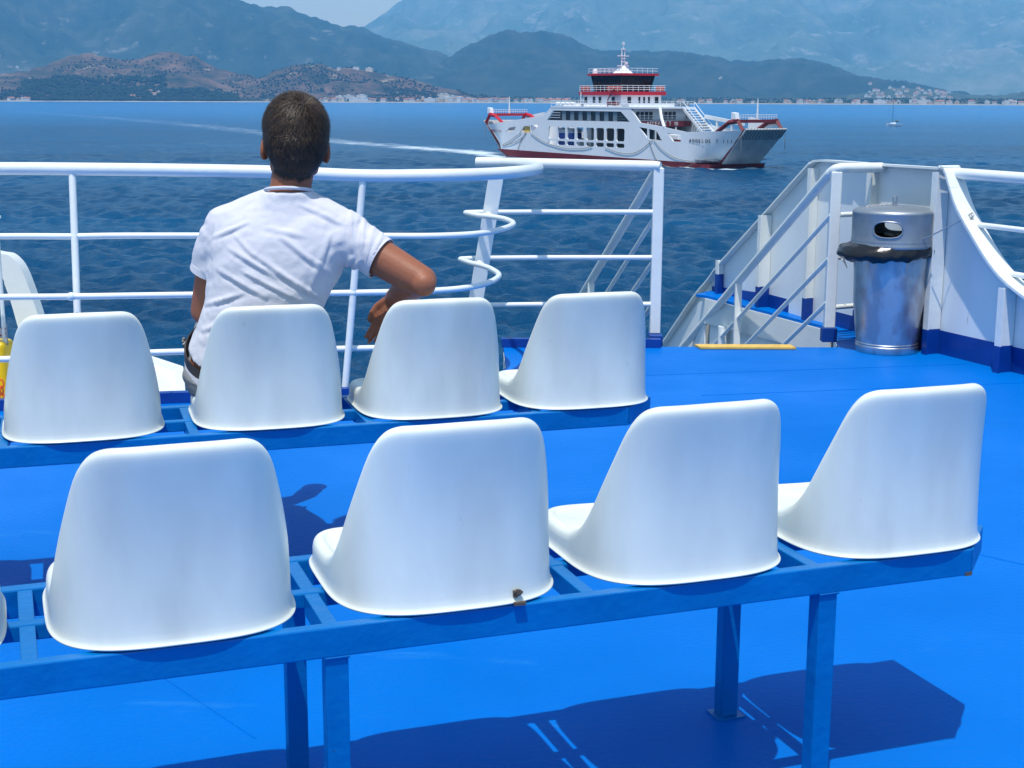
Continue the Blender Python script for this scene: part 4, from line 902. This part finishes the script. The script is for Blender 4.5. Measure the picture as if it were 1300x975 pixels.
tag(clumps('hillside_scrub', az, d, rng.uniform(1.6, 4.2, len(az)), M_wood), 'scattered dark trees and scrub over the coastal hills and the shore', 'scrub')
# houses
M_hw = [mat('house_wall_'+n, c, .9) for n, c in (('white', (.70, .68, .65)), ('cream', (.72, .62, .48)), ('ochre', (.60, .42, .28)))]; M_hr = mat('house_roof_tile', (.36, .15, .09), .9); M_hf = mat('house_flat_roof', (.55, .53, .5), .9)
def house_mesh(w_, l_, h_, gable, mw):
    mb = MB(); mb.b2((-w_/2, -l_/2, -3), (w_/2, l_/2, h_))
    if gable:
        mb.cur = 1; e = .5; mb.add([(-w_/2-e, -l_/2-e, h_-.2), (w_/2+e, -l_/2-e, h_-.2), (w_/2+e, l_/2+e, h_-.2), (-w_/2-e, l_/2+e, h_-.2), (-w_/2-e, 0, h_+l_*.24), (w_/2+e, 0, h_+l_*.24)], [(0, 1, 5, 4), (2, 3, 4, 5), (0, 4, 3), (1, 2, 5), (0, 3, 2, 1)])
    else:
        mb.cur = 1; mb.b2((-w_/2-.3, -l_/2-.3, h_), (w_/2+.3, l_/2+.3, h_+.5)); mb.b2((-w_/5, -l_/5, h_+.5), (w_/6, l_/4, h_+2.4))
    mb.cur = 2
    for i in range(int(w_/3)):
        for k in range(max(1, int(h_/3))): x = -w_/2+1.5+i*3; mb.b2((x-.5, -l_/2-.06, k*3+1), (x+.5, -l_/2, k*3+2.3))
    return mb.build('house', [mw, M_hr if gable else M_hf, M_fglass])
types = [house_mesh(9, 8, 6, True, M_hw[0]), house_mesh(13, 9, 6.5, True, M_hw[1]), house_mesh(10, 9, 7, False, M_hw[0]), house_mesh(22, 11, 9.5, False, M_hw[1]), house_mesh(15, 10, 7, True, M_hw[0]), house_mesh(28, 12, 10, False, M_hw[0]), house_mesh(11, 8, 6, False, M_hw[2])]
protos = list(types); used = set()
def put_house(k, az, d, label, group):
    o = protos[k] if k not in used else protos[k].copy()
    if k in used: COL.objects.link(o)
    used.add(k); z = float(ground(np.array(az), np.array(d))); o.location = (d*math.sin(R(az)), d*math.cos(R(az)), z+.3); o.rotation_euler = (0, 0, -R(az)+rng.normal(0, .5)); o.scale = (1.12, 1.12, 1.1) if d < 5600 else (1.3, 1.3, 1.2)
    tag(o, label, 'house', group)
TD = ['small white gabled house', 'cream gabled house', 'small white flat-roofed house', 'long cream flat-roofed block', 'wide white gabled house', 'long white flat-roofed block', 'small ochre flat-roofed house']
def cluster(x0, x1, n, d0, d1, ks, label, group):
    for i in range(n):
        a = math.degrees(math.atan((rng.uniform(x0, x1)-650)/1836)); k = int(rng.choice(ks)); put_house(k, a, rng.uniform(d0, d1), TD[k]+' '+label, group)
cluster(0, 34, 9, 4200, 4250, [0, 1, 4, 2], 'at the left end of the far shore', 'houses at the left end of the shore')
cluster(165, 215, 5, 4300, 4450, [1, 2, 6], 'half hidden above the dark shore wood', 'houses above the wood')
cluster(418, 470, 4, 4700, 4790, [2, 3], 'on top of the brown headland', 'houses on the headland')
cluster(395, 600, 46, 4200, 4330, [0, 1, 2, 3, 4, 6, 5], 'in the seaside town behind the seated man', 'houses of the seaside town')
cluster(558, 592, 16, 4260, 4420, [3, 6, 1, 5], 'stepped up the knoll of the seaside town', 'buildings on the knoll')
cluster(590, 740, 40, 4200, 4400, [0, 1, 2, 4, 6], 'in the shore town just left of the ferry', 'houses left of the ferry')
cluster(860, 1010, 13, 4200, 4330, [0, 1, 2, 4, 6], 'standing apart on the flat shore just right of the ferry', 'houses right of the ferry')
cluster(1010, 1300, 40, 4200, 4330, [0, 1, 2, 4, 6, 5], 'on the flat shore at the far right', 'houses right of the ferry')
cluster(1095, 1210, 48, 6000, 7200, [0, 1, 4, 2], 'of the village climbing the hill at right', 'houses of the hill village')
cluster(0, 110, 14, 6800, 7600, [0, 1, 2], 'high behind the brown hills at far left', 'houses behind the brown hills')
for k, o in enumerate(protos):
    if k not in used: bpy.data.objects.remove(o)

# ================================================================ ferry
fe = thing('ferry', 'white and red double-ended car ferry with a dark wheelhouse, sailing past behind the railing', 'ferry', (FA[0], FA[1], WZ), math.atan2(FD[1], FD[0]))
MS = lambda t: Matrix(((1, 0, 0, 0), (0, 0, 1, t), (0, 1, 0, 0), (0, 0, 0, 1)))     # 2-D (s,z) -> local (s,t,z)
BM = 14.0
SIDE = [(-4.0, 7.0), (1.4, 7.7), (11.4, 8.7), (13.9, 10.4), (58.3, 10.35), (60.2, 8.2), (59.2, 7.4), (58.0, 9.85), (55.2, 9.85), (55.2, 6.35), (55.2, .62), (-3.6, 1.35), (-4.0, 1.7)]
SIDE = [(-4.0, 7.1), (1.4, 7.7), (11.4, 8.7), (13.9, 10.4), (39.3, 10.4), (42.4, 7.75), (48.2, 7.15), (55.2, 6.3), (55.2, .95), (-4.0, 1.5)]
def cham(a, b, c=.28): x0, z0 = a; x1, z1 = b; return [(x0+c, z0), (x1-c, z0), (x1, z0+c), (x1, z1-c), (x1-c, z1), (x0+c, z1), (x0, z1-c), (x0, z0+c)]
HO = [[(12.5, 7.8), (14.7, 9.75), (36.6, 9.72), (39.3, 7.85)]]
for k in range(8): s0 = 13.2+k*3.16; HO += [cham((s0, 4.15), (s0+2.5, 6.55)), cham((s0, 2.95), (s0+2.5, 3.75), .2)]
HO += [[(-2.4, 5.2), (-1.3, 6.0), (1.4, 6.35), (.9, 5.5), (.2, 5.15)], [(2.8, 5.15), (4.4, 6.45), (6.6, 6.6), (6.6, 5.2)], [(6.9, 5.3), (6.9, 6.65), (9.8, 6.95), (9.2, 6.3), (7.6, 5.4)],
       [(42.0, 6.95), (44.0, 5.4), (44.5, 4.95), (44.5, 6.7)], [(44.9, 4.8), (44.9, 6.65), (47.1, 6.4), (48.8, 4.6)], [(50.3, 6.0), (51.9, 4.55), (54.0, 4.5), (54.0, 5.7)]]
plate('side_plate', SIDE, HO, .25, MS(.13), M_fwhite, fe); plate('side_plate', SIDE, HO, .25, MS(BM-.13), M_fwhite, fe)
def bend(u): return 2.3*u*u
def endplate(s0, s1b, s1t, ztop0, ztop1, z0, zb1, near, name='end_plate'):
    mb = MB(); n = 14; sec = []
    for i in range(n+1):
        u = i/n; zt_ = ztop0+(ztop1-ztop0)*u; zb = z0+(zb1-z0)*u**3; rows = []
        for j in range(9):
            v = j/8; z = zb+(zt_-zb)*v; s = s0+(s1b+(s1t-s1b)*(v**.85)-s0)*u; t_ = bend(u)*(.75+.25*(1-v)) + .6*(1-v)*u
            rows.append((s, t_, z))
        sec.append(rows)
    for th in (0, .22):
        vs = [(s, (t_+th) if near else (BM-t_-th), z) for r_ in sec for s, t_, z in r_]
        mb.add(vs, [(i*9+j, (i+1)*9+j, (i+1)*9+j+1, i*9+j+1) for i in range(n) for j in range(8)])
    o = mb.build(name, M_fwhite, fe, smooth=True); return o
for nr in (True, False): endplate(55.2, 61.6, 67.8, 6.3, 6.75, .95, 1.15, nr, 'bow_plate'); endplate(-4.0, -6.0, -12.2, 7.1, 6.4, 1.35, 1.8, nr, 'stern_plate')
mb = MB(); mb.prism([(-6.2, .3, 1.5), (61.6, .3, .72), (60.8, .3, -1.2), (1.0, .3, -1.2)], (0, BM-.6, 0)); mb.build('lower_hull', M_boot, fe)
mb = MB(); mb.prism([(-4.0, -.03, 1.52), (55.2, -.03, .96), (55.2, -.03, -1.2), (.6, -.03, -1.2)], (0, .3, 0)); mb.build('lower_hull_side', M_boot, fe)
mb = MB(); n = 12; vs = []
for i in range(n+1):
    u = i/n; s = 55.2+(61.9-55.2)*u; vs += [(s, bend(u)+.55*u-.05, .97+.2*u**3), (s-1.2*u, bend(u)+.9*u-.02, -1.2)]
mb.add(vs, [(2*i, 2*i+2, 2*i+3, 2*i+1) for i in range(n)]); mb.build('lower_hull_bow', M_boot, fe, smooth=True)
mb = MB(); mb.b2((-6, .4, 1.36), (62, BM-.4, 1.5)); mb.build('car_deck', M_fdeck, fe)
mb = MB(); mb.b2((8, .3, 7.15), (41, BM-.3, 7.4)); mb.build('passenger_deck', M_fdeck, fe)
mb = MB(); mb.b2((13.9, -.05, 10.3), (41.9, BM+.05, 10.62)); mb.build('top_deck', M_fwhite, fe)
# bow ramp, slats, frames at both ends
def ramp(sg):
    f = (lambda s, z: (s, z)) if sg > 0 else (lambda s, z: (54.2-s, z+.3))
    a = f(62.2, 1.0); b_ = f(68.4, 7.15); mb = MB(); d = Vector((b_[0]-a[0], 0, b_[1]-a[1])).normalized(); nrm_ = Vector((d.z, 0, -d.x))*.3*sg
    mb.prism([(a[0], 2.6, a[1]), (a[0], 11.4, a[1]), (b_[0], 11.9, b_[1]), (b_[0], 2.1, b_[1])], nrm_); r_ = mb.build('ramp', M_fgrey, fe)
    for k in range(13):
        tt = 2.6+k*.75; m1 = f(66.9, 5.65); mb = MB(); mb.prism([(m1[0], tt, m1[1]), (m1[0], tt+.13, m1[1]), (b_[0], tt+.13, b_[1]), (b_[0], tt, b_[1])], nrm_*1.5); mb.build('ramp_slat', M_fdeck, r_)
    mb = MB(); m1 = f(66.7, 5.45); mb.box((m1[0]+nrm_.x*1.1, 7, m1[1]+nrm_.z*1.1), (.12, 9, .12)); mb.build('ramp_bar', M_fdeck, r_)
    # red edge stripes and goal-post frame
    c = M_fred if sg < 0 else M_boot
    for tt in (2.35, 11.65):
        p, q = f(61.9, .9), f(68.0, 6.95); mb = MB(); mb.tube([(p[0], tt+ (.3 if tt < 5 else -.3), p[1]), (q[0], tt, q[1])], .22, 8); mb.build('ramp_edge', M_boot, fe)
        p1, p2, p3 = f(60.6, 6.2), f(64.0, 8.1), f(66.3, 8.35); p0 = f(58, 6.0); mb = MB(); yy = tt
        mb.tube([(p1[0], yy, p1[1]), (p2[0], yy, p2[1]), (p3[0], yy, p3[1])], .42, 4); mb.build('gate_leg', c, fe)
        e1, e2 = f(67.6, 6.7), f(66.3, 8.3); mb = MB(); mb.tube([(e1[0], yy, e1[1]), (e2[0], yy, e2[1])], .42, 4); mb.build('gate_leg', c, fe)
    p3 = f(65.9, 8.35); mb = MB(); mb.b2((p3[0]-.5, 2.0, p3[1]-.3), (p3[0]+.5, 12.0, p3[1]+.25)); g = mb.build('gate_beam', c, fe)
    for z in (.65, 1.05): mb = MB(); mb.tube([(p3[0], 3.2, p3[1]+z), (p3[0], 12, p3[1]+z)], .05, 6); mb.build('gate_rail', M_fwhite, g)
    for k in range(15): mb = MB(); mb.tube([(p3[0], 3.2+k*.62, p3[1]+.2), (p3[0], 3.2+k*.62, p3[1]+1.05)], .035, 5); mb.build('gate_rail_post', M_fwhite, g)
    mb = MB(); mb.tube([(p3[0], 7.2, p3[1]), (p3[0], 7.2, p3[1]+2.6), (p3[0], 7.2, p3[1]+3.9)], [.20, .14, .05], 8); mb.build('light_mast', M_fwhite, fe)
    mb = MB(); mb.prism([(p3[0]-1.6, 2.4, p3[1]+.25), (p3[0]-.2, 2.4, p3[1]+.25), (p3[0]-.5, 2.4, p3[1]+1.4), (p3[0]-1.5, 2.4, p3[1]+1.5)], (0, .9, 0)); mb.build('winch_housing', M_fwhite, fe, bevel=.08)
    mb = MB(); q0, q1 = f(59.0, 6.3), f(66, 7.4); mb.prism([(q0[0], 11.6, q0[1]+.2), (q1[0], 11.8, q1[1]), (q1[0], 11.8, q1[1]+.6), (q0[0], 11.6, q0[1]+2.6), (q0[0], 11.6, q0[1]+2.2)], (0, .3, 0)); mb.build('wing_bulwark', M_fwhite, fe)
    for tt in (2.0, 12.0):
        p, q = f(67.5, 6.0), f(67.6, 3.4); mb = MB(); mb.tube([(p[0], tt+(0 if tt < 5 else .5), p[1]), (q[0], tt+(0 if tt < 5 else .5), q[1])], .06, 6); mb.build('ramp_chain', M_rope, fe)
ramp(1); ramp(-1)
# far beam joining the superstructure to the gate
mb = MB(); mb.prism([(45.0, 13.5, 9.2), (56, 13.3, 7.9), (56, 13.3, 7.3), (45.0, 13.5, 8.5)], (0, .35, 0)); mb.build('side_beam', M_fwhite, fe)
for s in (48.5, 52.5): mb = MB(); mb.b2((s-.2, 13.5, 6), (s+.2, 13.8, 8.4)); mb.build('beam_post', M_fwhite, fe)
# window band of the saloon
mb = MB(); mb.prism([(12.6, .32, 7.8), (39.2, .32, 7.85), (36.6, .32, 9.75), (14.8, .32, 9.75)], (0, .05, 0)); gl = mb.build('saloon_glass', M_fglass, fe)
for k in range(7): s = 17.5+k*2.75; mb = MB(); mb.b2((s, .20, 7.88), (s+1.25, .30, 9.7)); mb.build('window_panel', M_fstr, gl)
for k in range(3): z = 8.3+k*.48; mb = MB(); mb.b2((13.2+k*.45, .10, z), (17.0, .16, z+.09)); mb.build('louvre', M_fwhite, gl); mb = MB(); mb.b2((34.6, .16, z), (38.3-k*.55, .22, z+.06)); mb.build('louvre', M_fstr, gl)
# inner structure: saloon front wall with windows, red name beam
mb = MB(); mb.b2((39.4, .5, 7.4), (39.7, BM-.5, 10.3)); fw = mb.build('saloon_front', M_fwhite, fe)
for g0 in (1.2, 7.0):
    for k in range(4): mb = MB(); mb.b2((39.68, g0+k*1.05, 8.25), (39.76, g0+k*1.05+.80, 9.7)); mb.build('window', M_fglass, fw)
mb = MB(); mb.b2((41.0, .4, 6.95), (41.35, BM-.6, 8.0)); nb = mb.build('name_beam', M_boot, fe)
MT = Matrix(((0, 0, 1, 41.37), (1, 0, 0, 0), (0, 1, 0, 0), (0, 0, 0, 1)))
text('name_lettering', 'ΑΓΓΕΛΟΣ Τ  III', 1.0, Matrix.Translation((0, 2.4, 7.14)) @ MT, M_fwhite, nb, .02, 1.15)
for k, s in enumerate((10.5, 12.8)): mb = MB(); mb.b2((41.0, s-6.0, 1.5), (41.3, s-5.8, 7)); mb.build('pillar', M_fstr, fe)
# side lettering
def hull_text(body, s0, pitch, size, z, m, bow):
    for k, ch_ in enumerate(body):
        if ch_ == ' ': continue
        s = s0 + k*pitch; f = lambda s: (lambda u: bend(max(0, u))*.81+.15*max(0, u))((s-55.2)/11.2 if bow else (-4-s)/6.8)
        sl_ = math.atan((f(s+pitch)-f(s))/pitch); text('letter', ch_, size, Matrix.Translation((s, min(f(s), f(s+pitch*.7))-.07, z)) @ Matrix.Rotation(sl_, 4, 'Z') @ Matrix(((1, 0, 0, 0), (0, 0, -1, 0), (0, 1, 0, 0), (0, 0, 0, 1))), m, fe, .02)
hull_text('AGGELOS T III', 56.3, .76, .85, 4.55, M_black, True); hull_text('AGGELOS T III', -9.9, .47, .75, 5.0, M_boot, False)
# stairs down to the bow
mb = MB()
st0, st1 = (41.9, 10.2), (47.8, 5.6)
for t_ in (10.9, 13.7):
    mb = MB(); mb.prism([(st0[0], t_, st0[1]+.35), (st1[0], t_, st1[1]+.35), (st1[0], t_, st1[1]-.3), (st0[0], t_, st0[1]-.3)], (0, .14, 0)); ss = mb.build('stair_side', M_fwhite, fe)
    mb = MB(); mb.tube([(st0[0], t_, st0[1]+1.3), (st1[0]-.2, t_, st1[1]+1.2)], .06, 6); mb.build('stair_rail', M_fwhite, ss)
for k in range(11): u = k/10; mb = MB(); mb.box((st0[0]+(st1[0]-st0[0])*u, 12.35, st0[1]+(st1[1]-st0[1])*u), (.45, 2.7, .14)); mb.build('stair_step', M_fwhite, ss)
mb = MB(); mb.tube([(49.3, .12, 7.0), (46.2, 2.0, 8.5), (41.9, 5.2, 10.3)], .28, 6); mb.build('brace', M_fwhite, fe)
for z in (8.55, 9.0): mb = MB(); mb.tube([(41.3, .4, z), (41.3, BM-2.8, z)], .05, 6); mb.build('gallery_rail', M_fwhite, fe)
for t_ in (4.6, 9.6): mb = MB(); mb.b2((41.0, t_, 1.5), (41.3, t_+.3, 7.0)); mb.build('gallery_pillar', M_fwhite, fe)
# top-deck railing
def rails(pts, z, h, name='deck_rail', pitch=1.6, m=None, bars=2):
    m = m or M_fwhite
    for k in range(bars): mb = MB(); zz = z+h*(k+1)/bars; mb.tube([(x, y, zz) for x, y in pts], .045, 6); o = mb.build(name, m, fe)
    for (a, b) in zip(pts, pts[1:]):
        n = max(1, int(math.dist(a, b)/pitch))
        for i in range(n): q = (a[0]+(b[0]-a[0])*i/n, a[1]+(b[1]-a[1])*i/n); mb = MB(); mb.tube([(*q, z), (*q, z+h)], .04, 5); mb.build(name+'_post', m, o)
rails([(13.9, BM-.2), (13.9, .1), (41.7, .1), (41.7, BM-.2), (13.9, BM-.2)], 10.6, 1.05)
mb = MB(); mb.b2((15.5, 2.0, 10.6), (21, 4.5, 11.15)); mb.build('liferaft_bench', M_fwhite, fe); mb = MB(); mb.b2((36.5, 2.0, 10.6), (39.8, 10.5, 11.2)); mb.build('liferaft_bench', M_fwhite, fe)
for k in range(4): mb = MB(); mb.tube([(15.0+k*1.6, .8, 11.1), (16.2+k*1.6, .8, 11.1)], .35, 10); mb.build('liferaft', M_fwhite, fe, smooth=True)
for k in range(3): mb = MB(); mb.tube([(41.0, 9.8+k*1.2, 11.1), (41.0, 10.7+k*1.2, 11.1)], .35, 10); mb.build('liferaft', M_fstr, fe, smooth=True)
# deckhouse, red band, wheelhouse
mb = MB(); mb.b2((22.2, 2.0, 10.6), (34.0, 12.0, 12.8)); dh = mb.build('deckhouse', M_fwhite, fe)
for s, w_ in ((22.3, .9), (25.0, .8), (26.9, .8), (31.0, .9)): mb = MB(); mb.b2((s+.2, 1.95, 11.3), (s+.2+w_, 2.0, 12.45)); mb.build('window', M_fglass, dh)
for t_, w_ in ((3.6, .9), (6.3, .45), (7.5, .45), (8.7, .45), (10.4, .9)): mb = MB(); mb.b2((34.0, t_, 11.3), (34.05, t_+w_, 12.45)); mb.build('window', M_fglass, dh)
mb = MB(); mb.prism([(21.3, 1.5, 12.8), (21.3, 12.5, 12.8), (34.9, 12.5, 12.8), (34.9, 1.5, 12.8)], (0, 0, .65)); mb.build('red_band', M_fred, fe)
rails([(21.4, 12.4), (21.4, 1.6), (34.8, 1.6), (34.8, 12.4)], 13.45, 1.15, 'bridge_rail', 1.3, bars=3)
for (a, b, t0, t1) in ((21.6, 24.5, 1.75, 1.8), (30, 34.4, 1.75, 1.8)): mb = MB(); mb.b2((a, t0, 13.55), (b, t1, 14.45)); mb.build('rail_canvas', M_orange, fe)
mb = MB(); mb.b2((34.6, 10.2, 13.55), (34.65, 12.2, 14.45)); mb.build('rail_canvas', M_orange, fe)
b0 = [(24.1, 3.4), (32.2, 3.4), (32.2, 10.6), (24.1, 10.6)]; t0 = [(23.5, 2.8), (32.9, 2.8), (32.9, 11.2), (23.5, 11.2)]
mb = MB(); mb.add([(*p, 13.45) for p in b0] + [(*p, 16.5) for p in t0], [(0, 1, 5, 4), (1, 2, 6, 5), (2, 3, 7, 6), (3, 0, 4, 7), (4, 5, 6, 7)]); wh = mb.build('wheelhouse', M_fglass, fe)
for k in range(8):
    u = k/7; mb = MB(); mb.tube([(24.1+8.1*u, 3.38, 13.45), (23.5+9.4*u, 2.78, 16.5)], .06, 5); mb.build('mullion', M_black, wh); mb = MB(); mb.tube([(32.22, 3.4+7.2*u, 13.45), (32.92, 2.8+8.4*u, 16.5)], .06, 5); mb.build('mullion', M_black, wh)
mb = MB(); mb.b2((22.9, 2.3, 16.5), (33.6, 11.7, 16.9)); mb.build('wheelhouse_roof', M_fred, fe)
rails([(23.1, 11.5), (23.1, 2.5), (33.4, 2.5), (33.4, 11.5)], 16.9, .95, 'roof_rail', 1.2)
# radar mast
mb = MB(); mb.add([(26.6, 5.6, 16.9), (29.6, 5.6, 16.9), (29.6, 8.6, 16.9), (26.6, 8.6, 16.9), (27.9, 6.9, 18.4), (28.3, 6.9, 18.4), (28.3, 7.3, 18.4), (27.9, 7.3, 18.4)], [(0, 1, 5, 4), (1, 2, 6, 5), (2, 3, 7, 6), (3, 0, 4, 7), (4, 5, 6, 7)]); mb.build('mast_foot', M_fwhite, fe)
for o_ in (-.35, .35): mb = MB(); mb.tube([(28.1, 7.1+o_, 17.6), (28.1, 7.1+o_, 21.6)], .10, 8); mb.build('mast', M_fwhite, fe)
for z, l_ in ((18.4, 1.3), (20.3, 1.3), (21.6, .45), (19.2, .4), (19.8, .4)): mb = MB(); mb.b2((27.9, 7.1-l_, z-.09), (28.3, 7.1+l_, z+.09)); mb.build('mast_arm', M_fwhite, fe)
mb = MB(); mb.tube([(28.1, 7.1, 21.6), (28.1, 7.1, 23.0)], .07, 6); mb.b2((28.0, 6.85, 22.4), (28.2, 7.35, 22.9)); mb.build('mast_top', M_fwhite, fe)
mb = MB(); mb.box((28.1, 7.9, 18.9), (.5, .5, .5)); mb.build('radar', M_fwhite, fe, bevel=.08)
mb = MB(); mb.lathe([(0, 16.9), (.5, 16.9), (.5, 17.4), (.35, 17.8), (0, 17.9)], 12, (23.8, 3.6, 0)); mb.build('satellite_dome', M_fwhite, fe, smooth=True)
mb = MB(); mb.tube([(22.6, 1.0, 10.6), (22.6, 1.0, 13.4)], .09, 6); mb.build('lamp_post', M_fwhite, fe)
# rescue boat and crane, person-sized dark shapes omitted
mb = MB(); mb.lathe([(0, -1.8), (.35, -1.4), (.62, -.5), (.65, .6), (.5, 1.5), (0, 1.9)], 12); mb.v = [(z+32.8, x*.9+.9, max(-.35, min(.30, y*.9))+11.2) for x, y, z in mb.v]; rb = mb.build('rescue_boat', M_boot, fe, smooth=True)
mb = MB(); mb.tube([(31.0, 1.2, 10.6), (31.0, 1.2, 12.0), (33.4, .9, 14.0)], .12, 6); mb.build('boat_crane', M_boot, fe)
# mooring ropes slung along the side
def rope(pts): mb = MB(); mb.tube(catmull([(s, -.12+(.0 if s < 55 else 2.3*((s-55.2)/12)**2), z) for s, z in pts], 6), .05, 6); mb.build('mooring_rope', M_rope, fe, smooth=True)
rope([(3.6, 5.2), (0, 3.6), (-3.6, 2.3)]); rope([(5.5, 5.3), (3.5, 3.9), (0, 2.8), (-3.4, 2.2)]); rope([(5.2, 5.2), (3.4, 3.4), (2.3, 1.5)])
rope([(7.0, 5.1), (11, 3.6), (16, 2.7), (20, 2.35), (25, 2.5), (28, 3.0)]); rope([(32, 2.9), (36, 2.1), (40, 2.0), (43, 2.8), (46.3, 4.7)]); rope([(46.6, 4.7), (49, 3.0), (53, 1.6), (58, 1.2), (61, 1.8)]); rope([(45.2, 4.6), (46.5, 2.4), (48, .8), (51, .0), (55, .0), (58, .9)])
mb = MB()
mb.box((5.0, .6, 5.7), (2.0, .7, 1.4)); mb.build('mooring_winch', M_yellow, fe, bevel=.2)
# vehicles on the car deck
def truck(s, label, colr, h=4.4, ln=6.0):
    t_ = thing('parked_truck', label, 'truck', fe.matrix_basis @ Vector((s, 2.6, 1.5)), fe.rotation_euler[2], None)
    mb = MB(); mb.b2((0, -1.1, .9), (ln*.72, 1.1, h-.9)); mb.build('cargo_box', colr, t_, bevel=.06)
    mb = MB(); mb.b2((0, -1.12, h-.9), (ln*.72, 1.12, h)); mb.build('roof_cover', M_fwhite, t_, bevel=.1)
    mb = MB(); mb.prism([(ln*.74, -1.05, .6), (ln, -1.05, .6), (ln, -1.05, 1.8), (ln*.93, -1.05, 2.7), (ln*.74, -1.05, 2.8)], (0, 2.1, 0)); mb.build('cab', M_fwhite, t_, bevel=.06)
    for x in (.9, ln*.5, ln*.86):
        for y in (-.95, .95): mb = MB(); mb.tube([(x, y-.14, .48), (x, y+.14, .48)], .48, 14); mb.build('wheel', M_black, t_)
bpy.context.view_layer.update()
truck(13.6, 'blue box truck on the ferry car deck behind the leftmost hull openings', M_truck, 4.7, 8.2)
truck(46.4, 'dark red truck on the ferry car deck behind the slanted forward openings', M_boot, 4.2, 7.0)
def car(s, t_, m, label):
    c = thing('parked_car', label, 'car', fe.matrix_basis @ Vector((s, t_, 1.5)), fe.rotation_euler[2], 'cars on the ferry car deck')
    mb = MB(); mb.prism([(0, -.85, .35), (4.3, -.85, .35), (4.3, -.85, .85), (3.3, -.85, 1.0), (2.7, -.85, 1.45), (1.0, -.85, 1.48), (.3, -.85, 1.0), (0, -.85, .9)], (0, 1.7, 0)); mb.build('body', m, c, bevel=.08)
    mb = MB(); mb.prism([(.55, -.87, 1.0), (3.05, -.87, 1.0), (2.6, -.87, 1.38), (1.1, -.87, 1.4)], (0, 1.74, 0)); mb.build('side_window', M_fglass, c)
    for x in (.85, 3.4):
        for y in (-.75, .75): mb = MB(); mb.tube([(x, y-.1, .32), (x, y+.1, .32)], .32, 12); mb.build('wheel', M_black, c)
for s, m, lb in ((23.0, M_car, 'dark car behind the fourth pair of hull openings'), (28.2, M_fwhite, 'white car in the middle of the ferry car deck'), (33.4, M_car, 'dark car behind the last hull openings')): car(s, 2.2, m, lb)
mb = MB(); mb.b2((11, 12.6, 1.5), (40, 12.9, 7.1)); mb.build('inner_wall', M_fstr, fe)

# ================================================================ sailing boat
sb = thing('sailing_boat', 'small white sailing boat with bare mast at anchor on the right', 'sailboat', (181.3, 685.7, WZ), R(168))
mb = MB(); n = 12; sec = []
for i in range(n+1):
    u = i/n; wd = 1.35*math.sin(PI*min(1, .18+.82*(1-u)**1.0*.62+.0))*(1-u**3)**.6 if u < 1 else 0; zt = .95+.35*u*u
    sec.append([(-3.6+7.4*u, -wd, zt), (-3.6+7.2*u, -wd*.8, .2), (-3.5+6.8*u, 0, -.5), (-3.6+7.2*u, wd*.8, .2), (-3.6+7.4*u, wd, zt)])
mb.add([p for s_ in sec for p in s_], [(i*5+j, i*5+j+1, (i+1)*5+j+1, (i+1)*5+j) for i in range(n) for j in range(4)] + [(i*5, (i+1)*5, (i+1)*5+4, i*5+4) for i in range(n)] + [(0, 1, 2, 3, 4)]); mb.build('hull', M_fwhite, sb, smooth=True)
mb = MB(); mb.prism([(-.9, -.7, 1.0), (2.0, -.6, 1.05), (1.5, -.55, 1.6), (-.7, -.65, 1.7)], (0, 1.3, 0)); mb.build('cabin', M_fwhite, sb, bevel=.08)
mb = MB(); mb.b2((-1.7, -.8, 1.9), (-.6, .8, 2.5)); mb.build('spray_hood', M_black, sb, bevel=.15)
mb = MB(); mb.tube([(.7, 0, 1.2), (.9, 0, 11.5)], [.10, .07], 8); mb.build('mast', M_black, sb); mb = MB(); mb.tube([(.7, 0, 2.6), (-2.8, 0, 2.5)], .14, 8); mb.build('boom', M_fstr, sb)
for q in ((3.5, 0, 1.3), (-3.5, 0, 1.0)): mb = MB(); mb.tube([(.9, 0, 11.4), q], .025, 5); mb.build('stay', M_steel, sb)
mb = MB(); mb.tube([(-3.3, -1, 1.7), (-3.5, 0, 1.75), (-3.3, 1, 1.7)], .04, 6); mb.build('stern_rail', M_steel, sb)

# ================================================================ haze
mb = MB(); mb.b2((-18000, -18000, -16), (18000, 18000, 1800)); hz = mb.build('haze', None if False else M_white); hz.data.materials.clear()
mh = bpy.data.materials.new('haze_air'); mh.use_nodes = True; t = mh.node_tree; t.nodes.clear(); pv = t.nodes.new('ShaderNodeVolumePrincipled'); ou = t.nodes.new('ShaderNodeOutputMaterial')
pv.inputs['Color'].default_value = (.20, .60, 1.0, 1); pv.inputs['Density'].default_value = 7.0e-5; pv.inputs['Anisotropy'].default_value = 0.0
t.links.new(pv.outputs[0], ou.inputs['Volume']); hz.data.materials.append(mh); tag(hz, kind='stuff'); tag(hz, 'pale blue haze over the bay and mountains', 'haze')
